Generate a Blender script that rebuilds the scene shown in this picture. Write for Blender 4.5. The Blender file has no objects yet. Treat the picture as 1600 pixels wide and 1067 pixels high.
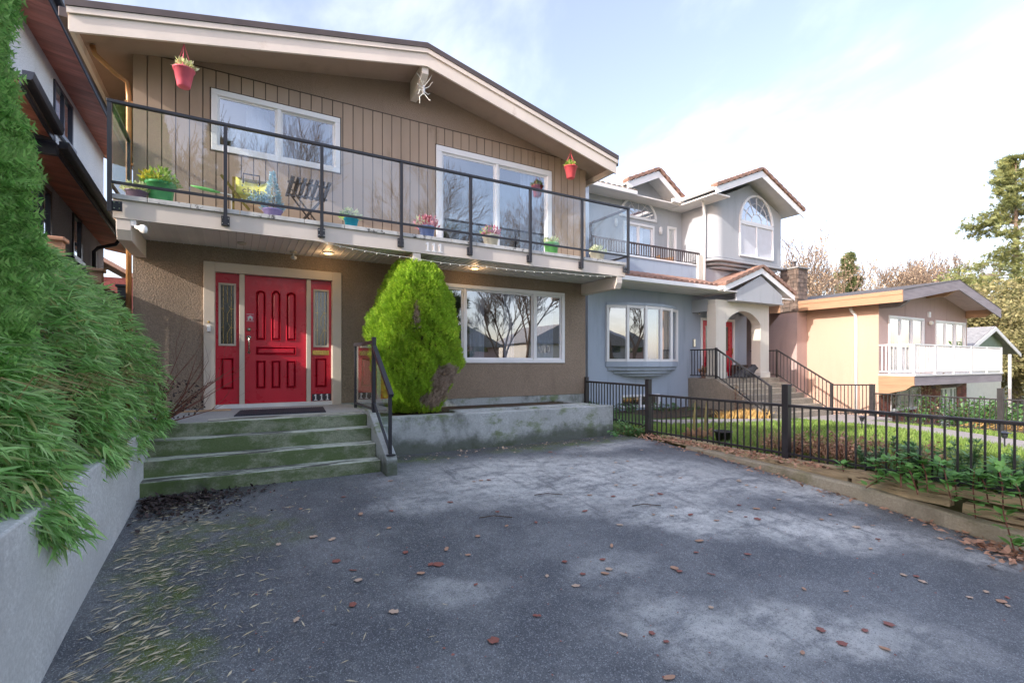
import bpy, bmesh, math, random
import numpy as np
from mathutils import Vector, Matrix
R=math.radians
random.seed(7); rng=np.random.default_rng(7)
scene=bpy.context.scene
COL=scene.collection
# ---------------------------------------------------------------- camera
cam_d=bpy.data.cameras.new('camera'); cam=bpy.data.objects.new('camera',cam_d); COL.objects.link(cam)
cam_d.sensor_width=36; cam_d.lens=36*760/1600; cam_d.shift_y=33.5/1600; cam_d.clip_end=900; cam_d.clip_start=.05
cam.location=(0,0,1.32); cam.rotation_euler=(R(90),0,-R(29.6)); scene.camera=cam
# ---------------------------------------------------------------- world and sun
SUN_EL=24; SUN_AZ=10          # sun stands over the left side, a little on the street side
w=bpy.data.worlds.new('World'); scene.world=w; w.use_nodes=True
nt=w.node_tree; N=nt.nodes; L=nt.links; N.clear()
out=N.new('ShaderNodeOutputWorld'); bg=N.new('ShaderNodeBackground'); bg.inputs[1].default_value=.118
sky=N.new('ShaderNodeTexSky'); sky.sky_type='NISHITA'; sky.sun_disc=False; sky.sun_elevation=R(SUN_EL); sky.sun_rotation=R(270-SUN_AZ)
sky.air_density=1.0; sky.dust_density=1.5; sky.ozone_density=1.6
tc=N.new('ShaderNodeTexCoord'); sep=N.new('ShaderNodeSeparateXYZ'); L.new(tc.outputs['Generated'],sep.inputs[0])
def wmath(op,a,b=None,clamp=False):
    n=N.new('ShaderNodeMath'); n.operation=op; n.use_clamp=clamp
    for i,q in enumerate((a,b)):
        if q is None: continue
        if isinstance(q,(int,float)): n.inputs[i].default_value=q
        else: L.new(q,n.inputs[i])
    return n.outputs[0]
den=wmath('ADD',wmath('MAXIMUM',sep.outputs[2],0.0),.22)
cmb=N.new('ShaderNodeCombineXYZ'); L.new(wmath('DIVIDE',sep.outputs[0],den),cmb.inputs[0]); L.new(wmath('DIVIDE',sep.outputs[1],den),cmb.inputs[1])
no=N.new('ShaderNodeTexNoise'); no.inputs['Scale'].default_value=1.5; no.inputs['Detail'].default_value=9; no.inputs['Roughness'].default_value=.56; no.inputs['Distortion'].default_value=.35
mp=N.new('ShaderNodeMapping'); mp.inputs['Location'].default_value=(3.1,1.2,0); mp.inputs['Rotation'].default_value=(0,0,.6); mp.inputs['Scale'].default_value=(1.5,.8,1)
L.new(cmb.outputs[0],mp.inputs[0]); L.new(mp.outputs[0],no.inputs['Vector'])
rmp=N.new('ShaderNodeMapRange'); rmp.interpolation_type='SMOOTHSTEP'; rmp.inputs['From Min'].default_value=.40; rmp.inputs['From Max'].default_value=.68; rmp.inputs['To Min'].default_value=.27; rmp.inputs['To Max'].default_value=.95
L.new(no.outputs['Fac'],rmp.inputs['Value'])
hz=wmath('POWER',wmath('SUBTRACT',1.0,wmath('MAXIMUM',sep.outputs[2],0.0)),9.0)     # whiter towards the horizon all round
fac=wmath('MAXIMUM',rmp.outputs[0],wmath('MULTIPLY',hz,.6),True)
mx=N.new('ShaderNodeMix'); mx.data_type='RGBA'; mx.blend_type='ADD'; L.new(fac,mx.inputs[0])
skm=N.new('ShaderNodeVectorMath'); skm.operation='MULTIPLY'; skm.inputs[1].default_value=(1.35,1.12,1.08); L.new(sky.outputs[0],skm.inputs[0])
L.new(skm.outputs[0],mx.inputs[6]); mx.inputs[7].default_value=(2.2,2.15,2.15,1)
L.new(mx.outputs[2],bg.inputs[0]); L.new(bg.outputs[0],out.inputs[0])
sl=bpy.data.lights.new('sun','SUN'); sl.energy=2.0; sl.angle=R(.5); sl.color=(1,.93,.84)
so=bpy.data.objects.new('sun',sl); COL.objects.link(so)
sd=Vector((-math.cos(R(SUN_EL))*math.cos(R(SUN_AZ)),-math.cos(R(SUN_EL))*math.sin(R(SUN_AZ)),math.sin(R(SUN_EL))))
so.rotation_euler=sd.to_track_quat('Z','Y').to_euler(); so.location=(-20,-5,20)
scene.view_settings.view_transform='Standard'; scene.view_settings.look='None'; scene.view_settings.gamma=1
scene.view_settings.exposure=1.52
scene.cycles.max_bounces=8; scene.cycles.transparent_max_bounces=24; scene.cycles.use_denoising=True
# ---------------------------------------------------------------- materials
def s(r,g,b):
    f=lambda c:(c/255/12.92) if c/255<=.04045 else ((c/255+.055)/1.055)**2.4
    return (f(r),f(g),f(b),1)
MATS={}
class NB:
    def __init__(self,name):
        m=bpy.data.materials.new(name); m.use_nodes=True; self.m=m; self.t=m.node_tree; self.n=self.t.nodes; self.l=self.t.links
        self.p=self.n['Principled BSDF']; self.g=self.n.new('ShaderNodeNewGeometry'); self.o=self.n['Material Output']
    def noise(self,scale,detail=3,rough=.5,vec=None,stretch=None,dist=0):
        a=self.n.new('ShaderNodeTexNoise'); a.inputs['Scale'].default_value=scale; a.inputs['Detail'].default_value=detail; a.inputs['Roughness'].default_value=rough; a.inputs['Distortion'].default_value=dist
        v=vec or self.g.outputs['Position']
        if stretch:
            mpp=self.n.new('ShaderNodeMapping'); mpp.inputs['Scale'].default_value=stretch; self.l.new(v,mpp.inputs[0]); v=mpp.outputs[0]
        self.l.new(v,a.inputs['Vector']); return a.outputs['Fac']
    def voro(self,scale,feature='F1',out='Distance',vec=None):
        a=self.n.new('ShaderNodeTexVoronoi'); a.inputs['Scale'].default_value=scale; a.feature=feature
        self.l.new(vec or self.g.outputs['Position'],a.inputs['Vector']); return a.outputs[out]
    def mr(self,v,a,b,c=0,d=1,smooth=True):
        n=self.n.new('ShaderNodeMapRange'); n.inputs[1].default_value=a; n.inputs[2].default_value=b; n.inputs[3].default_value=c; n.inputs[4].default_value=d
        if smooth: n.interpolation_type='SMOOTHSTEP'
        self.l.new(v,n.inputs[0]); return n.outputs[0]
    def math(self,op,a,b=None,clamp=False):
        n=self.n.new('ShaderNodeMath'); n.operation=op; n.use_clamp=clamp
        for i,q in enumerate((a,b)):
            if q is None: continue
            if isinstance(q,(int,float)): n.inputs[i].default_value=q
            else: self.l.new(q,n.inputs[i])
        return n.outputs[0]
    def mix(self,f,a,b,mode='MIX'):
        n=self.n.new('ShaderNodeMix'); n.data_type='RGBA'; n.blend_type=mode
        if isinstance(f,(int,float)): n.inputs[0].default_value=f
        else: self.l.new(f,n.inputs[0])
        for i,q in ((6,a),(7,b)):
            if isinstance(q,tuple): n.inputs[i].default_value=q
            else: self.l.new(q,n.inputs[i])
        return n.outputs[2]
    def col(self,c): self.l.new(c,self.p.inputs['Base Color'])
    def rough(self,c):
        if isinstance(c,(int,float)): self.p.inputs['Roughness'].default_value=c
        else: self.l.new(c,self.p.inputs['Roughness'])
    def bump(self,h,strength=.5,dist=.01,prev=None):
        b=self.n.new('ShaderNodeBump'); b.inputs['Strength'].default_value=strength; b.inputs['Distance'].default_value=dist
        self.l.new(h,b.inputs['Height'])
        if prev is not None: self.l.new(prev,b.inputs['Normal'])
        self.l.new(b.outputs[0],self.p.inputs['Normal']); return b.outputs[0]
def sc(c,k): return (min(c[0]*k,1),min(c[1]*k,1),min(c[2]*k,1),1)
def pmat(name,c,rough=.7,var=.12,scale=3,bump=0,bscale=60,bdist=.004,c2=None,c2lo=.5,c2hi=.7,c2scale=2,metal=0,island=0,stretch=None,spec=None,sub=0,piece=0):
    b=NB(name); f=b.noise(scale,5,.6,stretch=stretch)
    o=b.mix(b.mr(f,.3,.7),sc(c,1-var),sc(c,1+var))
    if c2: o=b.mix(b.mr(b.noise(c2scale,6,.65,stretch=stretch),c2lo,c2hi),o,c2)
    if island:
        hv=b.n.new('ShaderNodeHueSaturation'); r=b.g.outputs['Random Per Island']
        b.l.new(b.mr(r,0,1,1-island,1+island,False),hv.inputs['Value'])
        b.l.new(b.mr(b.math('FRACT',b.math('MULTIPLY',r,17.3)),0,1,.5-.025*island*2,.5+.02*island*2,False),hv.inputs['Hue'])
        b.l.new(o,hv.inputs['Color']); o=hv.outputs[0]
    if piece:
        oi=b.n.new('ShaderNodeObjectInfo'); hv=b.n.new('ShaderNodeHueSaturation'); b.l.new(b.mr(oi.outputs['Random'],0,1,1-piece,1+piece,False),hv.inputs['Value']); b.l.new(o,hv.inputs['Color']); o=hv.outputs[0]
    b.col(o); b.rough(b.mr(b.noise(scale*4,3),.2,.8,max(rough-.08,0),min(rough+.08,1))) ; b.p.inputs['Metallic'].default_value=metal
    if spec is not None: b.p.inputs['Specular IOR Level'].default_value=spec
    if bump: b.bump(b.noise(bscale,4,.6,stretch=stretch),bump,bdist)
    if sub:
        b.p.inputs['Subsurface Weight'].default_value=0
    MATS[name]=b.m; return b.m
def leafmat(name,c,c2,rough=.5,trans=.35,val=.35):
    b=NB(name); r=b.g.outputs['Random Per Island']
    o=b.mix(b.mr(b.math('FRACT',b.math('MULTIPLY',r,7.77)),0,1,0,1,False),c,c2)
    hv=b.n.new('ShaderNodeHueSaturation'); b.l.new(b.mr(r,0,1,1-val,1+val,False),hv.inputs['Value']); b.l.new(o,hv.inputs['Color'])
    b.l.new(b.mix(b.mr(b.noise(2.5,3),.35,.65,.0,.5),hv.outputs[0],c2),b.p.inputs['Base Color'])
    b.rough(rough)
    tr=b.n.new('ShaderNodeBsdfTranslucent'); b.l.new(hv.outputs[0],tr.inputs[0]); ms=b.n.new('ShaderNodeMixShader'); ms.inputs[0].default_value=trans
    b.l.new(b.p.outputs[0],ms.inputs[1]); b.l.new(tr.outputs[0],ms.inputs[2]); b.l.new(ms.outputs[0],b.o.inputs[0]); return b.m
def stucco(name,c,size=70,strength=.7,c2=None,dist=.006,var=.13):
    b=NB(name); big=b.noise(.9,5,.6); fine=b.noise(size,4,.7)
    o=b.mix(b.mr(big,.3,.7),sc(c,1-var*.6),sc(c,1+var*.6)); o=b.mix(b.mr(fine,.35,.7),sc(c,1-var*1.8),o)
    st=b.noise(3.5,4,.6,stretch=(1,1,.18)); o=b.mix(b.mr(st,.5,.8,0,.5),o,c2 or sc(c,.65))
    b.col(o); b.rough(.9); b.p.inputs['Specular IOR Level'].default_value=.25
    v=b.voro(size*.55); h=b.math('ADD',fine,b.math('MULTIPLY',v,.7)); b.bump(h,strength,dist); return b.m
def glassmat(name,tint=(1,1,1,1),base=.05,k=1.0,rough=.0,wob=.06):
    b=NB(name); b.n.remove(b.p); t=b.n.new('ShaderNodeBsdfTransparent'); t.inputs[0].default_value=tint
    g=b.n.new('ShaderNodeBsdfGlossy'); g.inputs['Roughness'].default_value=rough; g.inputs[0].default_value=(.95,.97,1,1)
    # old sheet glass is never flat
    bn=b.n.new('ShaderNodeBump'); bn.inputs['Strength'].default_value=wob; bn.inputs['Distance'].default_value=.03
    b.l.new(b.noise(1.3,1),bn.inputs['Height']); b.l.new(bn.outputs[0],g.inputs['Normal'])
    fr=b.n.new('ShaderNodeFresnel'); fr.inputs[0].default_value=1.5
    f=b.math('ADD',b.math('MULTIPLY',fr.outputs[0],k),base,True); f=b.math('MULTIPLY',f,b.math('SUBTRACT',1.0,b.g.outputs['Backfacing'])); ms=b.n.new('ShaderNodeMixShader')
    b.l.new(f,ms.inputs[0]); b.l.new(t.outputs[0],ms.inputs[1]); b.l.new(g.outputs[0],ms.inputs[2]); b.l.new(ms.outputs[0],b.o.inputs[0]); return b.m
def emat(name,c,e,base=(.9,.8,.6,1)):
    b=NB(name); b.p.inputs['Base Color'].default_value=base; b.p.inputs['Emission Color'].default_value=c; b.p.inputs['Emission Strength'].default_value=e; return b.m

M={}
M['brown_stucco']=stucco('brown_stucco',s(168,150,132),75,.75,s(122,108,96),.014,.2)
M['gable_stucco']=stucco('gable_stucco',s(176,154,138),90,.8,None,.006)
M['soffit_paint']=stucco('soffit_paint',s(176,154,138),160,.3,None,.003,.06)
M['board']=pmat('board',s(166,145,126),.6,.10,1.4,.25,40,.002,s(120,100,80),.62,.8,3,stretch=(1,1,.25),piece=.06)
M['batten']=pmat('batten',s(88,76,68),.8)
M['beige']=pmat('beige_trim',s(206,194,180),.5,.05,2,.15,25,.002,s(140,125,108),.66,.85,5)
M['fascia']=pmat('fascia',s(228,216,205),.5,.06,1.5,.2,30,.002,s(165,145,122),.6,.85,2.5)
M['flash']=pmat('roof_flashing',s(92,82,80),.45,.1,4,metal=.3)
M['roofing']=pmat('torch_on_roofing',s(95,92,92),.9,.2,6,.6,200)
M['white']=pmat('white_vinyl',s(236,236,238),.35,.03,2)
M['whitewall']=pmat('white_door_paint',s(225,225,225),.5,.05)
M['black']=pmat('black_powder_coat',s(46,47,54),.35,.1,8)
M['fence_black']=pmat('fence_black_paint',s(50,48,50),.4,.15,8,.1,200,.001,s(90,82,76),.72,.9,20)
M['vinyl_soffit']=pmat('vinyl_soffit',s(236,232,228),.5,.05,2,piece=.04)
M['deck_edge']=pmat('weathered_deck_membrane',s(205,204,202),.6,.12,6,.3,60,.002,s(50,48,46),.56,.68,9,piece=.05)
M['deck']=pmat('deck_membrane',s(120,118,114),.8,.1)
M['red']=pmat('red_door_paint',s(198,30,54),.32,.06,2,.05,120,.001)
M['brass']=pmat('brass',s(190,160,90),.3,.1,10,metal=1)
M['nickel']=pmat('satin_nickel',s(190,188,180),.25,.05,10,metal=1)
M['copper']=pmat('bronze_downspout',s(176,132,88),.4,.12,6,metal=.3)
M['pane']=glassmat('window_glass',(.75,.8,.85,1),.30,1.5,wob=.03)
M['rail_glass']=glassmat('railing_glass',(.92,.955,.96,1),.085,1.3,wob=.02)
M['side_glass']=glassmat('textured_glass',(.42,.52,.49,1),.08,1.0,.18,0)
M['interior']=pmat('dark_interior',s(58,56,56),.9,.3,1)
M['curtain']=pmat('white_curtain',s(215,218,226),.9,.05)
M['beige_curtain']=pmat('beige_curtain',s(196,186,170),.9,.05)
M['lampglow']=emat('warm_lamp',(1,.5,.14,1),2.2)
M['bulb']=pmat('small_bulb',s(235,235,225),.3)
def concrete(name,c,moss=0,dark=s(60,62,58),mosscol=s(72,92,40),mo=(.5,.68),stains=.5,agg=0,tread=False,base=False):
    b=NB(name); o=b.mix(b.mr(b.noise(1.6,6,.65),.3,.7),sc(c,.82),sc(c,1.12)); o=b.mix(b.mr(b.noise(45,3,.7),.3,.75),sc(c,.72),o)
    if agg: 
        v=b.voro(110,'F1','Color'); bw=b.n.new('ShaderNodeRGBToBW'); b.l.new(v,bw.inputs[0]); o=b.mix(b.mr(bw.outputs[0],.3,.8,0,agg),o,sc(c,1.6)); o=b.mix(b.mr(bw.outputs[0],.45,.2,0,agg),o,sc(c,.45))
    st=b.noise(1.1,6,.7,stretch=(1,1,.6)); o=b.mix(b.mr(st,.52,.7,0,stains),o,dark)
    if moss: o=b.mix(b.mr(b.noise(1.7,7,.72,stretch=(1,1,1.6)),mo[0],mo[1],0,moss),o,mosscol)
    if base:
        sz_=b.n.new('ShaderNodeSeparateXYZ'); b.l.new(b.g.outputs['Position'],sz_.inputs[0]); zz=b.math('ADD',sz_.outputs[2],b.math('MULTIPLY',b.noise(1.3,6,.7),-.75)); o=b.mix(b.mr(zz,-.12,-.36,0,.8),o,s(66,74,58))
    if tread:
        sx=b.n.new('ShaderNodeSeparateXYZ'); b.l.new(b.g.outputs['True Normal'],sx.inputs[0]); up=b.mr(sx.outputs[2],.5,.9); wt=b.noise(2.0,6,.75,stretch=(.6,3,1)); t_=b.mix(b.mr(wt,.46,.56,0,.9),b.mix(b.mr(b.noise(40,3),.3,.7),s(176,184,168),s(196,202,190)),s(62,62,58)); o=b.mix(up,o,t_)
    b.col(o); b.rough(.85); b.bump(b.math('ADD',b.noise(60,4,.7),b.math('MULTIPLY',b.noise(7,3),.6)),.5,.006); return b.m
M['retain']=concrete('retaining_concrete',s(206,209,208),.25,s(120,122,122),s(90,100,70),(.62,.8),.45)
M['lowwall']=concrete('low_wall_concrete',s(186,192,192),.8,s(84,90,80),s(104,122,72),(.50,.66),.9,base=True)
M['steps']=concrete('mossy_step_concrete',s(150,156,134),.8,s(52,58,48),s(76,98,46),(.38,.56),.9,.25,tread=True)
M['porch']=concrete('porch_concrete',s(172,176,176),.1,s(120,124,124),s(90,100,70),(.6,.8),.3)
M['kerb']=concrete('kerb_concrete',s(182,174,152),.6,s(112,106,88),s(112,112,60),(.5,.7),.6)
M['pebble']=concrete('exposed_aggregate',s(150,140,126),.0,s(96,92,84),s(90,90,60),(.6,.8),.4,.6)
M['path']=concrete('path_concrete',s(176,168,164),.1,s(140,132,124),s(110,110,80),(.6,.8),.3)
M['soil']=pmat('soil_and_mulch',s(84,64,48),.95,.4,9,1,40,.03,s(60,70,36),.5,.65,4)
M['lawn']=pmat('lawn_turf',s(84,112,46),.95,.3,3,1,60,.03,s(112,108,60),.55,.7,1.1)
M['earth']=pmat('earth_ground',s(96,100,66),.95,.3,.6,.5,20,.03,s(110,100,80),.5,.7,.4)
M['tar']=pmat('road_asphalt',s(84,86,90),.9,.1,2,.4,150)
# asphalt of the driveway: dark damp tarmac with dry patches, moss, fine stone chips
b=NB('driveway_asphalt'); pos=b.g.outputs['Position']
warp=b.n.new('ShaderNodeTexNoise'); warp.inputs['Scale'].default_value=.9; warp.inputs['Detail'].default_value=7; warp.inputs['Roughness'].default_value=.7; b.l.new(pos,warp.inputs['Vector'])
wv=b.n.new('ShaderNodeVectorMath'); wv.operation='MULTIPLY_ADD'; b.l.new(warp.outputs['Color'],wv.inputs[0]); wv.inputs[1].default_value=(1.1,1.1,0); b.l.new(pos,wv.inputs[2])
wo=b.n.new('ShaderNodeVectorMath'); wo.operation='ADD'; b.l.new(wv.outputs[0],wo.inputs[0]); wo.inputs[1].default_value=(-.55,-.55,0)
def blob(x,y,rx,ry,ang=0,amp=1.0):
    mpn=b.n.new('ShaderNodeMapping'); mpn.vector_type='TEXTURE'; mpn.inputs['Location'].default_value=(x,y,0); mpn.inputs['Rotation'].default_value=(0,0,R(ang)); mpn.inputs['Scale'].default_value=(rx,ry,1000)
    b.l.new(wo.outputs[0],mpn.inputs[0]); ln=b.n.new('ShaderNodeVectorMath'); ln.operation='LENGTH'; b.l.new(mpn.outputs[0],ln.inputs[0])
    return b.mr(ln.outputs['Value'],1.25,.45,0,amp)
dry=None
for a in [(3.9,4.9,2.6,1.2,-22,1.0),(5.9,3.6,1.3,.55,-40,.9),(1.85,4.9,.75,.3,-8,.6),(4.6,3.1,1.9,.5,-36,1.0),(5.4,6.2,1.1,.35,5,.6),(1.5,1.75,1.5,.35,-12,.5),(3.1,1.9,1.3,.4,-30,.8),(1.35,3.25,.40,.22,-15,.45),(2.6,2.9,.5,.2,0,.4),(.1,1.9,.5,.3,0,.5),(6.0,1.7,.9,.25,-40,.6)]:
    q=blob(*a); dry=q if dry is None else b.math('MAXIMUM',dry,q)
dry=b.math('MULTIPLY',dry,b.mr(b.noise(3.0,8,.8,stretch=(.75,1.5,1)),.34,.56,.2,1),True)
dk=b.mix(b.mr(b.noise(1.3,6,.65),.35,.7),s(80,85,92),s(118,122,125))
lt=b.mix(b.mr(b.noise(2.3,6,.7),.35,.7),s(192,195,192),s(214,215,210))
o=b.mix(dry,dk,lt)
fn=b.noise(9,6,.75); o=b.mix(b.mr(fn,.42,.7,0,.45),o,s(78,82,86)); stk=b.noise(2.2,5,.7,stretch=(3.2,.5,1)); o=b.mix(b.mr(stk,.54,.72,0,.55),o,s(74,78,84)); o=b.mix(b.mr(b.noise(26,3,.7),.55,.75,0,.35),o,s(176,178,172))
mo=b.math('MAXIMUM',b.math('MAXIMUM',blob(4.9,6.7,1.7,.34,0),blob(2.2,6.7,.7,.34,0)),b.math('MAXIMUM',blob(-.45,3.2,.3,1.7,0,.9),blob(-.1,4.7,.7,.6,0,.7)))
o=b.mix(b.math('MULTIPLY',mo,b.mr(b.noise(5,6,.75),.38,.6)),o,s(88,104,40))
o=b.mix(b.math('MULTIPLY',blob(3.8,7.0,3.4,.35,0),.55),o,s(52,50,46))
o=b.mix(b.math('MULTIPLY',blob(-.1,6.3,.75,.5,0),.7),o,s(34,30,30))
cv=b.voro(170,'F1','Color'); bw=b.n.new('ShaderNodeRGBToBW'); b.l.new(cv,bw.inputs[0])
o=b.mix(b.mr(bw.outputs[0],.66,.9,0,.55),o,s(176,182,186)); o=b.mix(b.mr(bw.outputs[0],.36,.1,0,.5),o,s(30,33,38))
b.col(o); b.rough(b.mr(dry,0,1,.52,.9,False)); b.p.inputs['Specular IOR Level'].default_value=.45
h=b.math('ADD',b.math('MULTIPLY',bw.outputs[0],.6),b.noise(90,3,.7)); b.bump(h,.55,.005); M['drive']=b.m

M['blue']=stucco('blue_grey_stucco',s(178,190,206),60,.3,s(128,142,160),.003,.05)
M['grey']=stucco('warm_grey_stucco',s(184,188,194),60,.3,s(150,154,158),.003,.05)
M['cream']=stucco('cream_stucco',s(222,218,208),60,.3,s(196,190,176),.003,.05)
M['tile']=pmat('clay_roof_tile',s(150,118,104),.75,.2,6,.3,60,.003,s(190,150,128),.55,.75,8,piece=.14)
M['tile_grey']=pmat('weathered_tile',s(150,140,128),.8,.2,6,.3,60,.003,s(110,90,76),.55,.75,8,piece=.1)
M['brownrail']=pmat('dark_brown_rail',s(70,56,56),.5)
M['orange']=stucco('orange_stucco',s(208,176,156),55,.35,s(190,158,140),.004,.06)
M['pink']=stucco('pinkish_stucco',s(204,178,172),75,.8,s(150,128,120),.006,.12)
M['rust']=pmat('orange_fascia_paint',s(176,138,108),.7,.12,3,.3,30,.003,s(146,110,84),.55,.75,3,stretch=(4,.4,4))
M['greytimber']=pmat('weathered_grey_timber',s(150,142,148),.75,.15,3,.3,30,.003,s(80,72,74),.62,.75,4,stretch=(.4,4,4))
M['stone']=pmat('chimney_stone',s(124,108,98),.9,.25,5,.7,40,.01,s(90,84,80),.5,.7,7,piece=.3)
M['brick']=pmat('red_brick',s(128,78,66),.9,.2,8,.5,60,.004,None,piece=.25,island=.35)
M['mortar']=pmat('mortar',s(130,120,112),.95)
M['green_siding']=pmat('green_siding',s(130,146,128),.7)
M['shingle']=pmat('grey_shingle',s(150,150,150),.9,.2,8,.5,60)
M['pale']=pmat('pale_render',s(210,212,200),.8,.05)
M['redbrown']=pmat('red_brown_soffit',s(196,128,112),.55,.15,2,.2,40,.002,None,piece=.16,stretch=(.3,4,4))
M['darkgutter']=pmat('dark_metal_gutter',s(60,64,76),.35,.1,5,metal=.2)
M['pebbledash']=stucco('white_pebbledash',s(240,240,238),45,1,s(210,210,206),.012,.14)
M['shaded_dash']=stucco('shaded_blue_pebbledash',s(206,216,234),45,1,s(84,94,112),.012,.24)  # same pebbledash as above, with shade painted in as blue grey
M['woodfence']=pmat('brown_fence_paint',s(88,74,64),.8,.15,2,.3,30,.003)
M['sunlit_post']=pmat('sunlit_reddish_wood',s(186,138,112),.7,.12,3,.2,30,.003)  # peach of direct sun mixed into the reddish wood colour
M['timber']=pmat('weathered_landscape_timber',s(186,168,136),.85,.25,2.5,.9,26,.012,s(74,56,40),.55,.68,4,stretch=(5,.7,5))
M['mat']=pmat('black_rubber_mat',s(48,50,60),.9,.1,5,.5,300,.003)
M['ply']=pmat('plywood_strip',s(190,160,128),.7,.1,5)
for n_,c_ in dict(pink_pot=s(224,104,124),coral_pot=s(214,88,94),green_pot=s(90,178,112),cyan_pot=s(20,168,196),lilac_pot=s(178,160,216),cream_pot=s(222,214,190),lime_pot=s(120,200,110),blue_pot=s(120,140,190),black_pot=s(34,32,34),purple_pot=s(120,100,120)).items(): M[n_]=pmat(n_,c_,.4,.1,5)
M['yellow']=pmat('yellow_cushion',s(226,218,110),.8,.08,5,.2,80,.003)
M['ink']=pmat('dark_print',s(60,54,64),.7)
M['darkwood']=pmat('dark_slat_wood',s(70,58,50),.7,.2,6,piece=.1)
M['olive']=pmat('olive_chair_frame',s(122,104,40),.6)
M['tealtree']=leafmat('silver_blue_foliage',s(140,190,206),s(200,222,230),.5,.2)
M['bark']=pmat('grey_brown_bark',s(126,110,96),.9,.2,6,.6,30,.02)
M['bark_warm']=pmat('sunlit_bark',s(150,130,114),.9,.2,6,.6,30,.02)
M['bark_dark']=pmat('dark_bark',s(84,70,60),.9,.2,6,.6,30,.02)
M['twig']=pmat('red_brown_twig',s(120,76,64),.7,.2,20)
M['thuja']=leafmat('green_thuja_spray',s(116,176,88),s(168,206,124),.55,.45,.45)
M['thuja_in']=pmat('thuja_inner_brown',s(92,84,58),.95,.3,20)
M['lime']=leafmat('lime_thuja_spray',s(194,218,74),s(144,188,56),.6,.4,.4)
M['deadspray']=leafmat('dead_brown_spray',s(196,176,160),s(164,146,130),.8,.1,.3)
M['bamboo']=leafmat('bamboo_leaf',s(196,224,158),s(136,192,108),.4,.5,.5)
M['bamboo_pale']=leafmat('pale_bamboo_leaf',s(170,190,130),s(190,180,120),.5,.3)
M['cane']=pmat('bamboo_cane',s(140,130,80),.5)
M['litter']=leafmat('dry_bamboo_litter',s(214,206,184),s(190,176,140),.8,.1,.2)
M['leafbrown']=leafmat('dry_brown_leaf',s(168,128,104),s(196,156,130),.8,.1,.3)
M['leafred']=leafmat('wet_red_leaf',s(134,76,70),s(160,104,90),.6,.1,.3)
M['leafpale']=leafmat('pale_leaf',s(190,170,160),s(210,180,150),.7,.1,.2)
M['mulchleaf']=leafmat('black_rotten_leaf',s(44,36,38),s(64,50,48),.7,.05,.3)
M['grass']=leafmat('grass_blade',s(104,142,58),s(146,166,84),.6,.3,.35)
M['weed']=leafmat('brown_dead_weed',s(150,110,84),s(182,150,120),.8,.15,.35)
M['goldleaf']=leafmat('golden_withered_leaf',s(222,190,120),s(206,166,104),.7,.25,.25)
M['ivy']=leafmat('ivy_leaf',s(84,128,72),s(112,156,96),.45,.2,.35)
M['bramble']=leafmat('bramble_leaf',s(100,156,78),s(126,178,96),.45,.3,.25)
M['spurge']=leafmat('spurge_leaf',s(128,160,116),s(98,140,88),.5,.2,.3)
M['hedge']=leafmat('dark_hedge_leaf',s(70,110,60),s(96,136,76),.45,.2,.4)
M['yellowtree']=leafmat('yellow_green_needles',s(164,166,104),s(112,126,84),.6,.3,.4)
M['olivetree']=leafmat('olive_autumn_leaves',s(166,156,112),s(130,130,86),.6,.3,.4)
M['conifer']=leafmat('dark_conifer_needles',s(92,110,74),s(120,128,84),.6,.2,.4)
M['budtwig']=leafmat('last_autumn_leaves',s(176,152,128),s(196,176,150),.7,.3,.3)
M['flower_pink']=leafmat('pink_petals',s(222,90,120),s(240,170,180),.6,.3)
M['flower_white']=leafmat('white_petals',s(236,230,200),s(214,224,160),.6,.3)
M['flower_yellow']=leafmat('yellow_petals',s(240,176,40),s(214,220,90),.6,.3)
M['flower_green']=leafmat('fresh_leaf',s(140,180,80),s(190,206,110),.6,.3)
M['fur']=pmat('black_fur',s(44,44,50),.8,.2,30,.5,120,.004)
M['wicker']=pmat('wicker',s(150,112,76),.8,.2,40)
M['sticker']=pmat('pink_sticker',s(206,84,108),.5)
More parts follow.
